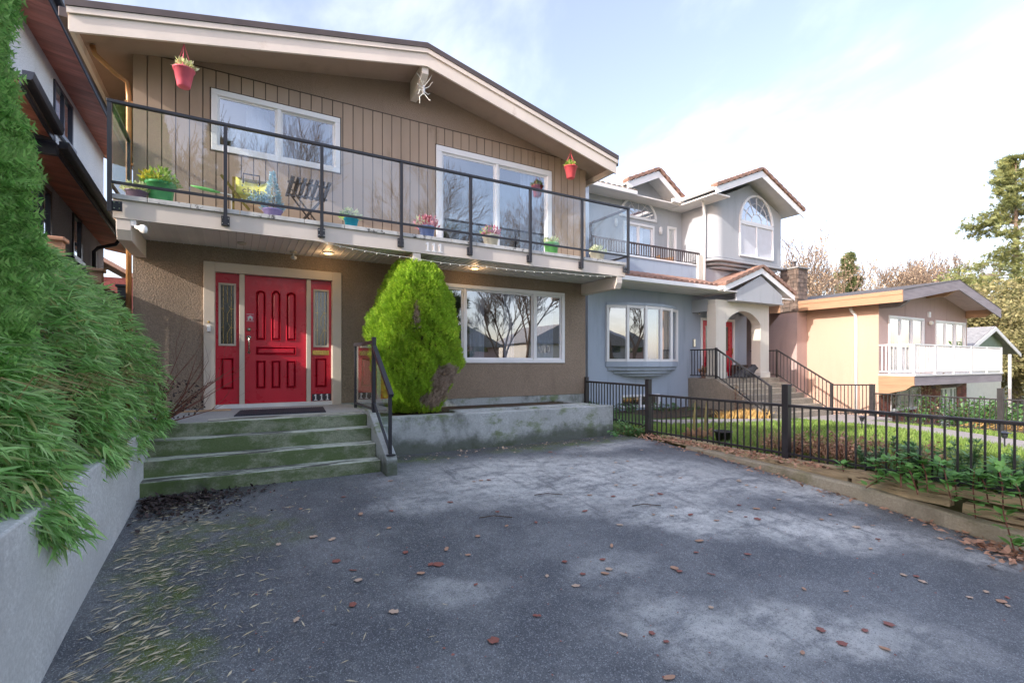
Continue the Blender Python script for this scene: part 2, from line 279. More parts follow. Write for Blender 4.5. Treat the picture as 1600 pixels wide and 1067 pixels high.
# ---------------------------------------------------------------- mesh helpers
LOC={}
def wl(o): return LOC.get(o.name,Vector((0,0,0))) if o is not None else Vector((0,0,0))
def finish(me,name,m,parent,smooth=False):
    if m is not None: me.materials.append(m)
    o=bpy.data.objects.new(name,me); COL.objects.link(o)
    if parent is not None: o.parent=parent; LOC[o.name]=wl(parent).copy()
    if smooth: me.polygons.foreach_set('use_smooth',[True]*len(me.polygons))
    return o
class MB:
    def __init__(q): q.v=[]; q.f=[]
    def add(q,vs,fs):
        n=len(q.v); q.v+= [tuple(p) for p in vs]; q.f+=[tuple(i+n for i in f) for f in fs]; return q
    def box(q,x0,x1,y0,y1,z0,z1):
        return q.add([(x0,y0,z0),(x1,y0,z0),(x1,y1,z0),(x0,y1,z0),(x0,y0,z1),(x1,y0,z1),(x1,y1,z1),(x0,y1,z1)],[(0,3,2,1),(4,5,6,7),(0,1,5,4),(1,2,6,5),(2,3,7,6),(3,0,4,7)])
    def ext(q,a,b):
        n=len(a); return q.add(list(a)+list(b),[tuple(range(n))[::-1],tuple(range(n,2*n))]+[(i,(i+1)%n,n+(i+1)%n,n+i) for i in range(n)])
    def py(q,pts,y0,y1): return q.ext([(x,y0,z) for x,z in pts],[(x,y1,z) for x,z in pts])
    def px(q,pts,x0,x1): return q.ext([(x0,y,z) for y,z in pts],[(x1,y,z) for y,z in pts])
    def pz(q,pts,z0,z1): return q.ext([(x,y,z0) for x,y in pts],[(x,y,z1) for x,y in pts])
    def tube(q,pts,r,n=8,cap=True):
        pts=[Vector(p) for p in pts]; rs=r if isinstance(r,(list,tuple)) else [r]*len(pts); rings=[]; base=len(q.v); up=None
        for i,p in enumerate(pts):
            d=(pts[min(i+1,len(pts)-1)]-pts[max(i-1,0)])
            d=d.normalized() if d.length>1e-9 else Vector((0,0,1))
            if up is None: up=Vector((0,0,1)) if abs(d.z)<.9 else Vector((1,0,0))
            sx=d.cross(up).normalized(); up=sx.cross(d).normalized()
            for k in range(n):
                a=2*math.pi*(k+.5)/n; q.v.append(tuple(p+(sx*math.cos(a)+up*math.sin(a))*rs[i]))
        for i in range(len(pts)-1):
            for k in range(n):
                a=base+i*n+k; b2=base+i*n+(k+1)%n; q.f.append((a,b2,b2+n,a+n))
        if cap: q.f.append(tuple(base+k for k in range(n))[::-1]); e=base+(len(pts)-1)*n; q.f.append(tuple(e+k for k in range(n)))
        return q
    def lathe(q,prof,c,n=20,cap=True):
        base=len(q.v)
        for r_,z in prof:
            for k in range(n): a=2*math.pi*k/n; q.v.append((c[0]+r_*math.cos(a),c[1]+r_*math.sin(a),c[2]+z))
        for i in range(len(prof)-1):
            for k in range(n): a=base+i*n+k; b2=base+i*n+(k+1)%n; q.f.append((a,b2,b2+n,a+n))
        if cap: q.f.append(tuple(base+k for k in range(n))[::-1]); e=base+(len(prof)-1)*n; q.f.append(tuple(e+k for k in range(n)))
        return q
    def obox(q,c,ax,ay,az):
        c=Vector(c);ax=Vector(ax);ay=Vector(ay);az=Vector(az); vs=[]
        for sz in(-1,1):
            for sx,sy in((-1,-1),(1,-1),(1,1),(-1,1)): vs.append(c+ax*sx+ay*sy+az*sz)
        return q.add(vs,[(0,3,2,1),(4,5,6,7),(0,1,5,4),(1,2,6,5),(2,3,7,6),(3,0,4,7)])
    def bar(q,a,b2,w,h):        # rectangular bar from a to b, w across, h high
        a=Vector(a);b2=Vector(b2);d=(b2-a); up=Vector((0,0,1)) if abs(d.normalized().z)<.95 else Vector((0,1,0)); sx=d.cross(up).normalized(); u=sx.cross(d).normalized()
        return q.obox((a+b2)/2,d/2,sx*w/2,u*h/2)
    def build(q,name,m,parent=None,smooth=False,bevel=0):
        me=bpy.data.meshes.new(name); l=wl(parent); me.from_pydata([(x-l.x,y-l.y,z-l.z) for x,y,z in q.v],[],q.f)
        bm=bmesh.new(); bm.from_mesh(me); bmesh.ops.recalc_face_normals(bm,faces=bm.faces); bm.to_mesh(me); bm.free(); me.update()
        o=finish(me,name,m,parent,smooth)
        if bevel: md=o.modifiers.new('bevel','BEVEL'); md.width=bevel; md.segments=2; md.limit_method='ANGLE'
        return o
def tag(o,label=None,cat=None,group=None,kind=None):
    if label: o['label']=label
    if cat: o['category']=cat
    if group: o['group']=group
    if kind: o['kind']=kind
    return o
def thing(name,loc,label,cat,group=None):
    o=bpy.data.objects.new(name,None); COL.objects.link(o); o.location=loc; o.empty_display_size=.1; LOC[o.name]=Vector(loc); return tag(o,label,cat,group)
def place(mesh_o,name,parent,loc,rot=None,scale=None):       # another copy of a part that shares its mesh
    o=bpy.data.objects.new(name,mesh_o.data); COL.objects.link(o); o.parent=parent; o.location=Vector(loc)-wl(parent)
    if rot: o.rotation_euler=rot
    if scale: o.scale=scale
    return o
def local_mesh(q,name,m,smooth=False):
    me=bpy.data.meshes.new(name); me.from_pydata(q.v,[],q.f); me.materials.append(m)
    bm=bmesh.new(); bm.from_mesh(me); bmesh.ops.recalc_face_normals(bm,faces=bm.faces); bm.to_mesh(me); bm.free()
    if smooth: me.polygons.foreach_set('use_smooth',[True]*len(me.polygons))
    return me
def inst(me,name,parent,loc,rot=None,scale=None):
    o=bpy.data.objects.new(name,me); COL.objects.link(o)
    if parent is not None: o.parent=parent
    o.location=Vector(loc)-wl(parent)
    if rot: o.rotation_euler=rot
    if scale: o.scale=scale
    return o
def npmesh(name,V,F,m,parent=None,smooth=False):
    V=np.asarray(V,dtype=np.float32); F=np.asarray(F,dtype=np.int32); l=wl(parent); V=V-np.array(l[:],dtype=np.float32)
    me=bpy.data.meshes.new(name); me.vertices.add(len(V)); me.vertices.foreach_set('co',V.ravel()); k=F.shape[1]
    me.loops.add(F.size); me.loops.foreach_set('vertex_index',F.ravel()); me.polygons.add(len(F))
    me.polygons.foreach_set('loop_start',np.arange(0,F.size,k,dtype=np.int32)); me.polygons.foreach_set('loop_total',np.full(len(F),k,dtype=np.int32))
    me.update(calc_edges=True); return finish(me,name,m,parent,smooth)
def scatter(P,D,TV,TF,scale,roll=None,up=(0,0,1)):
    """copies of a template (y axis forward, z axis up) at P along D"""
    P=np.asarray(P,float); D=np.asarray(D,float); n=len(P); D/=np.linalg.norm(D,axis=1)[:,None]+1e-9
    U=np.tile(np.array(up,float),(n,1)); U=U+rng.normal(0,.05,(n,3)); X=np.cross(D,U); X/=np.linalg.norm(X,axis=1)[:,None]+1e-9; Z=np.cross(X,D)
    if roll is not None:
        c=np.cos(roll)[:,None]; s_=np.sin(roll)[:,None]; X,Z=X*c+Z*s_,Z*c-X*s_
    sc_=np.asarray(scale,float).reshape(-1,1,1) if np.ndim(scale) else scale
    T=np.asarray(TV,float); V=(T[None,:,0,None]*X[:,None,:]+T[None,:,1,None]*D[:,None,:]+T[None,:,2,None]*Z[:,None,:])*sc_+P[:,None,:]
    F=np.asarray(TF)[None]+(np.arange(n)*len(T))[:,None,None]
    return V.reshape(-1,3),F.reshape(-1,len(TF[0]))
# templates
LEAF_V=[(0,0,0),(-.09,.3,.03),(.09,.3,.03),(0,.35,0),(0,1,-.12)]; LEAF_F=[(0,1,3),(0,3,2),(1,4,3),(3,4,2)]
def spray_template(nb=9,seed=1,wid=.5):
    r=random.Random(seed); V=[];F=[]
    for i in range(nb):
        t=i/(nb-1)*2-1; bx=t*.10; L_=1-.45*abs(t)+r.uniform(-.12,.12); ex=t*wid+r.uniform(-.06,.06); ez=r.uniform(-.22,.22); wv_=.055
        n=len(V); V+=[(bx-wv_,0.05,0),(bx+wv_,.05,0),(bx+(ex-bx)*.55+wv_,L_*.55,ez*.5+.03),(bx+(ex-bx)*.55-wv_,L_*.55,ez*.5+.03),(ex,L_,ez)]
        F+=[(n,n+1,n+2),(n,n+2,n+3),(n+3,n+2,n+4)]
    return V,F
def feather_template(nb=6,seed=1):
    r=random.Random(seed); V=[(-.02,0,0),(.02,0,0),(.0,1,-.04)]; F=[(0,1,2)]
    for i in range(nb):
        y=.08+.8*i/nb
        for sg in (-1,1):
            L_=(.42-.30*i/nb)*r.uniform(.75,1.2); n=len(V); dz=r.uniform(-.08,.08); V+=[(0,y-.02,0),(0,y+.09,0),(sg*L_,y+L_*.75,dz)]; F.append((n,n+1,n+2))
            n=len(V); V+=[(sg*L_*.45,y+L_*.30,dz*.5),(sg*L_*.55,y+L_*.50,dz*.5),(sg*L_*.5,y+L_*.95,dz)]; F.append((n,n+1,n+2))
    return V,F
def rects_minus(r,holes):
    out_=[r]
    for hx0,hx1,hz0,hz1 in holes:
        nxt=[]
        for x0,x1,z0,z1 in out_:
            if hx0>=x1 or hx1<=x0 or hz0>=z1 or hz1<=z0: nxt.append((x0,x1,z0,z1)); continue
            if hx0>x0: nxt.append((x0,hx0,z0,z1))
            if hx1<x1: nxt.append((hx1,x1,z0,z1))
            a,b_=max(x0,hx0),min(x1,hx1)
            if hz0>z0: nxt.append((a,b_,z0,hz0))
            if hz1<z1: nxt.append((a,b_,hz1,z1))
        out_=nxt
    return out_
def wall_y(rect,holes,y0,y1,mb=None):
    mb=mb or MB()
    for x0,x1,z0,z1 in rects_minus(rect,holes): mb.box(x0,x1,y0,y1,z0,z1)
    return mb
def text_mesh(txt,size,depth,m,name):
    cu=bpy.data.curves.new('lettering','FONT'); cu.body=txt; cu.size=size; cu.extrude=depth; cu.align_x='CENTER'; o=bpy.data.objects.new('tmp',cu); COL.objects.link(o)
    dg=bpy.context.evaluated_depsgraph_get(); me=bpy.data.meshes.new_from_object(o.evaluated_get(dg)); bpy.data.objects.remove(o); me.name=name; me.materials.clear(); me.materials.append(m); return me
def one_glyph(h):        # the figure 1 with flag and foot, thin plate standing in the x-y plane
    q=MB(); w_=h*.085
    for a in ([(-w_,0),(w_,0),(w_,h),(-w_,h)],[(-w_*3,0),(-w_,0),(-w_,h*.12),(-w_*3,h*.12)],[(w_,0),(w_*3,0),(w_*3,h*.12),(w_,h*.12)],[(-w_,h),(-w_*3.2,h*.80),(-w_*2.6,h*.70),(-w_,h*.82)]): q.ext([(x,y,-.003) for x,y in a],[(x,y,.003) for x,y in a])
    return local_mesh(q,'house_number',M['white'])
def window(parent,x0,x1,z0,z1,y,mull=(),fw=.07,depth=.09,proud=.03,curt=None,fm='white',room=.9,curtmat='curtain',sash=.04,pane='pane',name='window',inner=True):
    """white framed window in a wall whose outer face lies at y: frame, panes, curtains and a dark room behind"""
    f=MB(); ya=y-proud; yb=y+depth
    f.box(x0,x1,ya,yb,z0,z0+fw); f.box(x0,x1,ya,yb,z1-fw,z1); f.box(x0,x0+fw,ya,yb,z0+fw,z1-fw); f.box(x1-fw,x1,ya,yb,z0+fw,z1-fw)
    fr=f.build(name,M[fm],parent,bevel=.006)
    xs=[x0+fw]+list(mull)+[x1-fw]
    for m_ in mull: MB().box(m_-.03,m_+.03,ya+.012,yb-.01,z0+fw,z1-fw).build('mullion',M[fm],fr,bevel=.004)
    for i in range(len(xs)-1):
        a=xs[i]+(.03 if i else 0); b_=xs[i+1]-(.03 if i<len(xs)-2 else 0); yy=y+.02+(.018 if i%2 else 0)
        if sash: 
            q=MB(); zz0=z0+fw; zz1=z1-fw; t=sash; q.box(a,b_,yy-.012,yy+.02,zz0,zz0+t); q.box(a,b_,yy-.012,yy+.02,zz1-t,zz1); q.box(a,a+t,yy-.012,yy+.02,zz0+t,zz1-t); q.box(b_-t,b_,yy-.012,yy+.02,zz0+t,zz1-t); q.build('sash',M[fm],fr)
        MB().box(a+sash,b_-sash,yy,yy+.006,z0+fw+sash,z1-fw-sash).build('pane',M[pane],fr)
    if inner:
        q=MB(); Y1=y+room; a,b_=x0+.02,x1-.02; c,d=z0+.02,z1-.02; yf=y+depth+.01
        q.add([(a,yf,c),(b_,yf,c),(b_,yf,d),(a,yf,d),(a,Y1,c),(b_,Y1,c),(b_,Y1,d),(a,Y1,d)],[(0,1,5,4),(3,7,6,2),(0,4,7,3),(1,2,6,5),(4,5,6,7)])
        q.build('room_lining',M['interior'],fr)
        for cx0,cx1 in (curt or ()):
            q=MB(); nn=max(6,int((cx1-cx0)/.03)); vs=[];fs=[]
            for i in range(nn+1):
                xx=cx0+(cx1-cx0)*i/nn; yy=y+.2+.025*math.sin(i*1.9)+.01*math.sin(i*.7)
                vs+=[(xx,yy,z0+.06),(xx,yy,z1-.06)]
            for i in range(nn): fs.append((2*i,2*i+2,2*i+3,2*i+1))
            q.add(vs,fs).build('curtain',M[curtmat],fr,smooth=True)
    return fr
def sdist(a): return a
# ---------------------------------------------------------------- ground heights
def prof(y):
    pts=[(-9,-1.12),(-6,-1.05),(0,-.62),(1.6,-.455),(2.8,-.33),(3.9,-.22),(5,-.13),(6.2,-.05),(7.1,-.06),(9,-.05)]
    if y<=pts[0][0]: return pts[0][1]
    for (a,za),(b_,zb) in zip(pts,pts[1:]):
        if y<=b_: return za+(zb-za)*(y-a)/(b_-a)
    return pts[-1][1]
def zt(x):
    pts=[(6.5,-.02),(7.5,-.03),(10,-.15),(14,-.3),(17.3,-.46),(19,-.75),(22,-1.28),(40,-1.6),(80,-2.2)]
    if x<=pts[0][0]: return pts[0][1]
    for (a,za),(b_,zb) in zip(pts,pts[1:]):
        if x<=b_: return za+(zb-za)*(x-a)/(b_-a)
    return pts[-1][1]
def hz_(x,y):
    if x<-1.0: g=.56 if y>-3 else prof(y)-.05
    elif x<6.73: g=prof(y)-.12
    else: g=zt(x)
    if y<-3:
        k=min(1,(-3-y)/4); g=g*(1-k)+(-1.2)*k
    return g
# ---------------------------------------------------------------- ground, road, driveway
def grid(name,xs,ys,fz,m,kind='structure',smooth=True):
    V=[(x,y,fz(x,y)) for y in ys for x in xs]; nx=len(xs)
    F=[(j*nx+i,j*nx+i+1,(j+1)*nx+i+1,(j+1)*nx+i) for j in range(len(ys)-1) for i in range(nx-1)]
    o=npmesh(name,V,F,m,None,smooth); o['kind']=kind; return o
grid('ground',[-400,-60,-20,-8,-4,-2,-1.01,-.99,0,3,6.5,6.725,6.74,7.5,10,12,14,17.3,19,22,30,40,60,80,150,400],[-400,-60,-30,-20,-12,-9,-7,-6,-5,-4,-3,0,1.6,2.8,3.9,5,6.2,7.1,9,12,20,40,80,150,400],hz_,M['earth'])
def lawnz(x,y): return zt(x)+.012+.01*math.sin(x*3.1)*math.sin(y*2.3)
grid('lawn',[6.78+.35*i for i in range(30)],[-2.5+.4*i for i in range(34)],lawnz,M['lawn'])
grid('lawn',[17.5+.8*i for i in range(14)],[-1+.8*i for i in range(12)],lambda x,y:zt(x)+.02,M['lawn'])
grid('garden_bed',[-4,-3,-2,-1.05],[-2+.9*i for i in range(13)],lambda x,y:.575,M['soil'])
grid('driveway',[-.87+.1525*i for i in range(49)],[-6+.164*i for i in range(81)],lambda x,y:prof(y)+.006*math.sin(x*1.7+y)*math.cos(y*1.3),M['drive'])
MB().box(-60,60,-16,-7.6,-1.5,-1.06).build('road',M['tar'])['kind']='structure'
q=MB()
for a,b_ in [((9.6,7.75),(13.0,7.95))]: pass
def ribbon(pts,wd,th=.03):
    q=MB(); n=len(pts); vs=[]
    for i,(x,y) in enumerate(pts):
        a=Vector(pts[max(i-1,0)]); c=Vector(pts[min(i+1,n-1)]); d=(c-a).normalized(); nx,ny=-d.y,d.x
        z=zt(x)+.03
        vs+=[(x+nx*wd/2,y+ny*wd/2,z),(x-nx*wd/2,y-ny*wd/2,z),(x-nx*wd/2,y-ny*wd/2,z-th-.05),(x+nx*wd/2,y+ny*wd/2,z-th-.05)]
    fs=[]
    for i in range(n-1):
        k=4*i
        for j in range(4): fs.append((k+j,k+(j+1)%4,k+4+(j+1)%4,k+4+j))
    return q.add(vs,fs)
ribbon([(8.6,8.25),(10,8.2),(12,8.0),(13.3,7.85)],.75).build('garden_path',M['path'])['kind']='structure'
ribbon([(14.9,8.45),(15.0,7.6),(15.1,6.8),(14.7,5.6),(13.8,4.4),(12.7,3.1),(11.6,1.6),(10.6,-.5)],1.25,.04).build('path',M['path'])['kind']='structure'
MB().box(13.0,17.0,7.0,8.38,-.5,-.31).build('path',M['path'])['kind']='structure'
# walls round the driveway
tag(MB().box(-1.07,-.85,-3.5,6.93,-.7,.60).build('retaining_wall',M['retain'],bevel=.012),'long pale concrete retaining wall under the bamboo on the left side of driveway','retaining wall')
lw=thing('low_wall',(1.74,7.1,-.1),'low mossy concrete wall in front of the big ground floor window','wall')
MB().box(1.742,6.25,7.1,7.34,-.2,.515).build('wall_face',M['lowwall'],lw,bevel=.015)
MB().box(6.02,6.25,7.342,8.84,-.2,.50).build('return_wall',M['lowwall'],lw,bevel=.01)
MB().box(3.1,5.9,7.342,7.6,.3,.54).build('ledge',M['lowwall'],lw,bevel=.01)
MB().box(1.75,6.01,7.345,8.84,.2,.475).build('planter_soil',M['soil'])['kind']='structure'
# kerb and landscape timbers along the right edge
kb=thing('driveway_kerb',(6.5,3,-.2),'low weathered concrete kerb curving along the right edge of the driveway','kerb')
q=MB(); ys=[5.6-.25*i for i in range(34)]; vs=[];fs=[]
for i,y in enumerate(ys):
    zb=prof(y)-.15; hgt=min(.15,.03+.035*max(0,5.6-y)*1.3); zt_=prof(y)+hgt; jx=.015*math.sin(y*5)+.008*math.sin(y*17)
    vs+=[(6.47+jx,y,zb),(6.485+jx,y,zt_-.02),(6.51+jx,y,zt_+.006*math.sin(y*23)),(6.63,y,zt_),(6.63,y,zb)]
for i in range(len(ys)-1):
    for j in range(4): k=5*i; fs.append((k+j,k+j+1,k+6+j,k+5+j))
q.add(vs,fs).build('kerb_stone',M['kerb'],kb,smooth=False)
tm=thing('timber_edging',(6.68,4,-.1),'weathered landscape timbers stacked behind the kerb under the black fence','edging')
def rough_bar(a,b_,w_,h_,n=10,amp=.012,seed=0):
    r=random.Random(seed); a=Vector(a); b_=Vector(b_); q=MB(); vs=[]; d=(b_-a).normalized(); sx=d.cross(Vector((0,0,1))).normalized(); up=sx.cross(d)
    for i in range(n+1):
        c=a+(b_-a)*i/n
        for k,(p,q_) in enumerate(((-1,-1),(1,-1),(1,-.2),(1,1),(-1,1),(-1,.2))): 
            vs.append(c+sx*(w_/2*p+r.uniform(-amp,amp))+up*(h_/2*q_+r.uniform(-amp,amp)))
    fs=[tuple(range(6))[::-1],tuple(range(6*n,6*n+6))]
    for i in range(n):
        for k in range(6): fs.append((6*i+k,6*i+(k+1)%6,6*i+6+(k+1)%6,6*i+6+k))
    return q.add(vs,fs)
for i,(a,b_) in enumerate([((6.72,6.3,-.03),(6.72,4.55,-.05)),((6.70,4.5,-.06),(6.69,2.55,-.05)),((6.67,4.9,-.13),(6.67,3.2,-.155)),((6.67,3.15,-.16),(6.66,2.2,-.15)),((6.73,2.5,-.05),(6.72,-1,-.06)),((6.68,2.1,-.2),(6.68,-1,-.24)),((6.69,2.1,-.32),(6.69,-1,-.38))]):
    rough_bar(a,b_,.12,.105,12,.009,i).build('timber',M['timber'],tm)
# ---------------------------------------------------------------- steps and porch
stp=thing('porch_steps',(0.3,6.5,0),'four mossy concrete steps leading up to the red front door','steps')
ny=[6.93,6.69,6.42,6.17]; nz=[.61,.445,.27,.095]
for i in range(3,0,-1):
    MB().box(-.86,1.60,ny[i],ny[i-1]+.02 if i>0 else 7,-.2 if i==3 else nz[i+1]-.05 if i<3 else 0,nz[i]).build('step',M['steps'],stp,bevel=.014)
MB().box(-.86,1.60,6.93,7.3,.2,.608).build('step',M['steps'],stp,bevel=.014)
MB().px([(5.93,-.2),(5.93,.13),(6.0,.19),(6.86,.665),(7.098,.665),(7.098,-.2)],1.602,1.742).build('cheek_wall',M['lowwall'],stp,bevel=.012)
MB().box(-1.3,1.74,7.302,8.855,.2,.604).build('porch_slab',M['porch'],stp)
MB().box(-.86,-.3,6.95,7.28,.609,.612).build('porch_edge_stain',M['porch'],stp)
q=MB(); q.box(0,1.16,0,.8,0,.014); 
for i in range(38): q.box(.02+i*.03,.035+i*.03,.02,.78,.014,.018)
dm=q; dmv=dm.v; dm.v=[(-.02+x+.10*y,7.48+y,.6055+z) for x,y,z in dmv]
tag(dm.build('doormat',M['mat']),'black ribbed doormat lying in front of the red door','doormat')
tag(MB().box(-.78,-.06,8.42,8.62,.606,.62).build('wood_strip',M['ply']),'thin bare wooden board on the porch floor left of doormat','board')
# ---------------------------------------------------------------- main brown house
W=8.86
H=thing('brown_house',(2.8,W,0),'two storey brown stucco house with tan vertical boards and a red front door','house')
up_holes=[(-.33,1.58,4.62,5.57),(3.35,6.02,3.43,5.51)]
lo_holes=[(3.15,6.37,1.32,2.87),(-.43,1.60,.6,2.885)]
wall_y((-1.30,6.97,.62,3.16),lo_holes,W,W+.18).build('wall',M['brown_stucco'],H)
wall_y((-1.30,6.97,3.16,5.80),up_holes,W+.02,W+.18).build('wall',M['gable_stucco'],H)
MB().box(-1.28,6.96,W+.01,W+.3,-.3,.618).build('foundation',M['lowwall'],H)
MB().box(-1.30,-1.12,W+.181,20,-.3,5.9).build('wall',M['brown_stucco'],H)
MB().box(6.79,6.97,W+.181,20,-.3,5.9).build('wall',M['brown_stucco'],H)
MB().box(-1.1,6.78,19.8,20,-.3,5.9).build('wall',M['brown_stucco'],H)
# gable
RL=(-1.84,5.905); RP=(2.914,6.895); RR=(7.263,5.842)
def rz(x): return RL[1]+(RP[1]-RL[1])*(x-RL[0])/(RP[0]-RL[0]) if x<RP[0] else RP[1]+(RR[1]-RP[1])*(x-RP[0])/(RR[0]-RP[0])
def sof(x): 
    k=1-min(1,abs(x-RP[0])/4.3); return rz(x)-.21-.10*k
xs=[-1.30+8.27*i/20 for i in range(21)]
q=MB()
for xa,xb in zip(xs,xs[1:]):
    za,zb=max(5.8,sof(xa)+.02),max(5.8,sof(xb)+.02)
    if max(za,zb)>5.81: q.add([(xa,W+.0205,5.795),(xb,W+.0205,5.795),(xb,W+.0205,zb),(xa,W+.0205,za)],[(0,1,2,3)])
q.build('gable_wall',M['gable_stucco'],H)
# siding boards
nb=48; bw_=8.27/nb
for i in range(nb):
    x0=-1.30+i*bw_+.007; x1=-1.30+(i+1)*bw_-.007; top=min(5.85,sof(min(x0,x1))+.01,sof(x1)+.01)
    rr=rects_minus((x0,x1,3.42,top),[(a-.02,b_+.02,c-.02,d+.02) for a,b_,c,d in up_holes])
    for zlo in (True,False):
        q=MB()
        for a,b_,c,d in rr:
            full=(c<=3.43 and d>=5.5)
            if (zlo and c<=3.43) or (not zlo and c>3.43): q.box(a,b_,W-.012,W+.019,c,d)
        if q.v: q.build('siding_board',M['board'],H)
MB().box(-1.295,6.965,W-.002,W+.0195,5.852,5.875).build('siding_trim',M['batten'],H)
q=wall_y((-1.0,6.8,3.43,5.845),up_holes,W+.0,W+.012); q.build('batten_backing',M['batten'],H)
# roof
Y0=8.15; Y1=20.5; T=[RL,RP,RR]
rf=MB().py([(x,z-.012) for x,z in T]+[(RR[0],sof(RR[0])),(RP[0],sof(RP[0])),(RL[0],sof(RL[0]))],Y0+.04,Y1).build('roof',M['soffit_paint'],H)
MB().py([(x,z) for x,z in T]+[(RR[0],RR[1]-.011),(RP[0],RP[1]-.011),(RL[0],RL[1]-.011)],Y0+.02,Y1).build('roofing',M['roofing'],rf)
def gband(d0,d1,y0,y1,name,m,sides=(0,1),ex=0):
    for sd_ in sides:
        a,b_=(RL,RP) if sd_==0 else (RP,RR)
        a=(a[0]-(ex if sd_==0 else 0),a[1]); b_=(b_[0]+(ex if sd_ else 0),b_[1])
        MB().py([(a[0],a[1]-d0),(b_[0],b_[1]-d0),(b_[0],b_[1]-d1),(a[0],a[1]-d1)],y0,y1).build(name,M[m],rf)
gband(-.012,.075,Y0-.045,Y0+.018,'roof_flashing','flash',ex=.035)
gband(.076,.155,Y0-.03,Y0+.035,'trim_board','fascia',ex=.02)
gband(.156,.375,Y0,Y0+.038,'fascia_board','fascia')
MB().box(RL[0]-.02,RL[0]+.03,Y0+.04,Y1,RL[1]-.33,RL[1]-.02).build('fascia_board',M['fascia'],rf)
MB().box(RR[0]-.03,RR[0]+.02,Y0+.04,Y1,RR[1]-.33,RR[1]-.02).build('fascia_board',M['fascia'],rf)
MB().box(RL[0]-.13,RL[0]-.02,Y0+.1,Y1,RL[1]-.16,RL[1]-.03).build('gutter',M['flash'],rf,bevel=.01)
MB().box(RR[0]+.02,RR[0]+.12,Y0+.06,Y1,RR[1]-.16,RR[1]-.03).build('gutter',M['flash'],rf,bevel=.01)
MB().px([(Y0+.04,6.40),(Y0+.30,6.22),(W+.01,6.22),(W+.01,6.62),(Y0+.04,6.62)],2.84,2.96).build('ridge_beam',M['fascia'],H,bevel=.006)
MB().tube([(-1.72,8.7,5.70),(-1.70,8.72,5.60),(-1.5,8.85,5.46),(-1.37,8.92,5.40),(-1.355,8.93,5.2),(-1.355,8.93,.62)],.035,10).build('downspout',M['copper'],H,smooth=True)
for z in (5.1,4.2,3.0,1.7): MB().box(-1.40,-1.305,8.90,8.96,z,z+.03).build('pipe_clip',M['copper'],H)
# windows of the brown house
window(H,-.33,1.58,4.62,5.57,W,(.62,),.085,curt=[(.15,.5),(.68,.95),(1.3,1.45)],sash=.03)
window(H,3.35,6.02,3.43,5.51,W,(4.68,),.11,curt=[(5.35,5.85)],sash=.045,name='sliding_door')
window(H,3.15,6.37,1.32,2.87,W,(3.95,5.59),.075,curt=[(3.3,3.5),(4.15,4.5),(4.95,5.2),(5.75,6.2)],sash=.035)
# entrance
FD=MB(); y0=W-.045
FD.box(-.43,-.28,y0,W+.12,.6,2.885); FD.box(1.45,1.60,y0,W+.12,.6,2.885); FD.box(-.28,1.45,y0,W+.12,2.735,2.885)
fd=FD.build('door_surround',M['beige'],H,bevel=.008)
MB().box(-.30,-.275,W-.02,W+.12,.6,2.75).build('door_stop',M['beige'],fd); MB().box(1.445,1.47,W-.02,W+.12,.6,2.75).build('door_stop',M['beige'],fd)
for a,b_ in ((.05,.125),(1.043,1.11)): MB().box(a,b_,W+.0,W+.12,.66,2.735).build('door_post',M['beige'],fd,bevel=.005)
MB().box(-.28,1.45,W-.03,W+.12,.604,.665).build('door_sill',M['whitewall'],fd,bevel=.004)
def panel(q,x0,x1,z0,z1,y,arch=0):      # moulded panel: sunk groove ring and raised field
    n=8; top=[(x0+(x1-x0)*i/n,z1+arch*math.sin(math.pi*i/n)) for i in range(n+1)]
    def ring(ins):
        cx=(x0+x1)/2; cz=(z0+z1)/2; hx=(x1-x0)/2; hz=(z1-z0)/2
        pts=[(x0,z0),(x1,z0)]+top[::-1]
        return [(cx+(x-cx)*(hx-ins)/hx,cz+(z-cz)*(hz-ins)/hz) for x,z in pts]
    rs=[(ring(0),y-.004),(ring(.007),y-.017),(ring(.015),y-.003),(ring(.026),y-.003),(ring(.044),y-.018)]
    base=len(q.v); m_=len(rs[0][0])
    for pts,yy in rs: q.v+=[(x,yy,z) for x,z in pts]
    for k in range(len(rs)-1):
        for i in range(m_): q.f.append((base+k*m_+i,base+k*m_+(i+1)%m_,base+(k+1)*m_+(i+1)%m_,base+(k+1)*m_+i))
    q.f.append(tuple(base+(len(rs)-1)*m_+i for i in range(m_)))
yd=W+.06
dr=MB().box(.127,1.041,yd,yd+.045,.667,2.732).build('front_door',M['red'],H,bevel=.003)
for i,(a,b_) in enumerate(((.285,.43),(.51,.65),(.735,.885))):
    q=MB(); panel(q,a,b_,1.69,2.47,yd+.003,.05 if i==1 else .035); q.build('door_panel',M['red'],dr)
    q=MB(); panel(q,a,b_,.90,1.36,yd+.003); q.build('door_panel',M['red'],dr)
q=MB(); panel(q,.285,.885,1.45,1.585,yd+.003); q.build('door_panel',M['red'],dr)
q=MB(); q.v=[]
MB().lathe([(.031,0),(.031,.01),(.024,.022),(.0,.024)],(0,0,0),20).v
def lathe_y(prof,c,n=18):       # lathe whose axis points to the street
    q=MB().lathe(prof,(0,0,0),n); q.v=[(c[0]+x,c[1]-z,c[2]+y) for x,y,z in q.v]; return q
lathe_y([(.033,0),(.033,.012),(.02,.02),(.012,.026),(.001,.027)],(.186,yd,1.86)).build('deadbolt',M['nickel'],dr,smooth=True)
q=lathe_y([(.036,0),(.036,.012),(.02,.02),(.001,.022)],(.186,yd,1.73)); q.tube([(.186,yd-.02,1.745),(.186,yd-.06,1.73),(.186,yd-.065,1.65),(.186,yd-.05,1.52),(.186,yd-.01,1.49)],[.010,.012,.012,.010,.013],8)
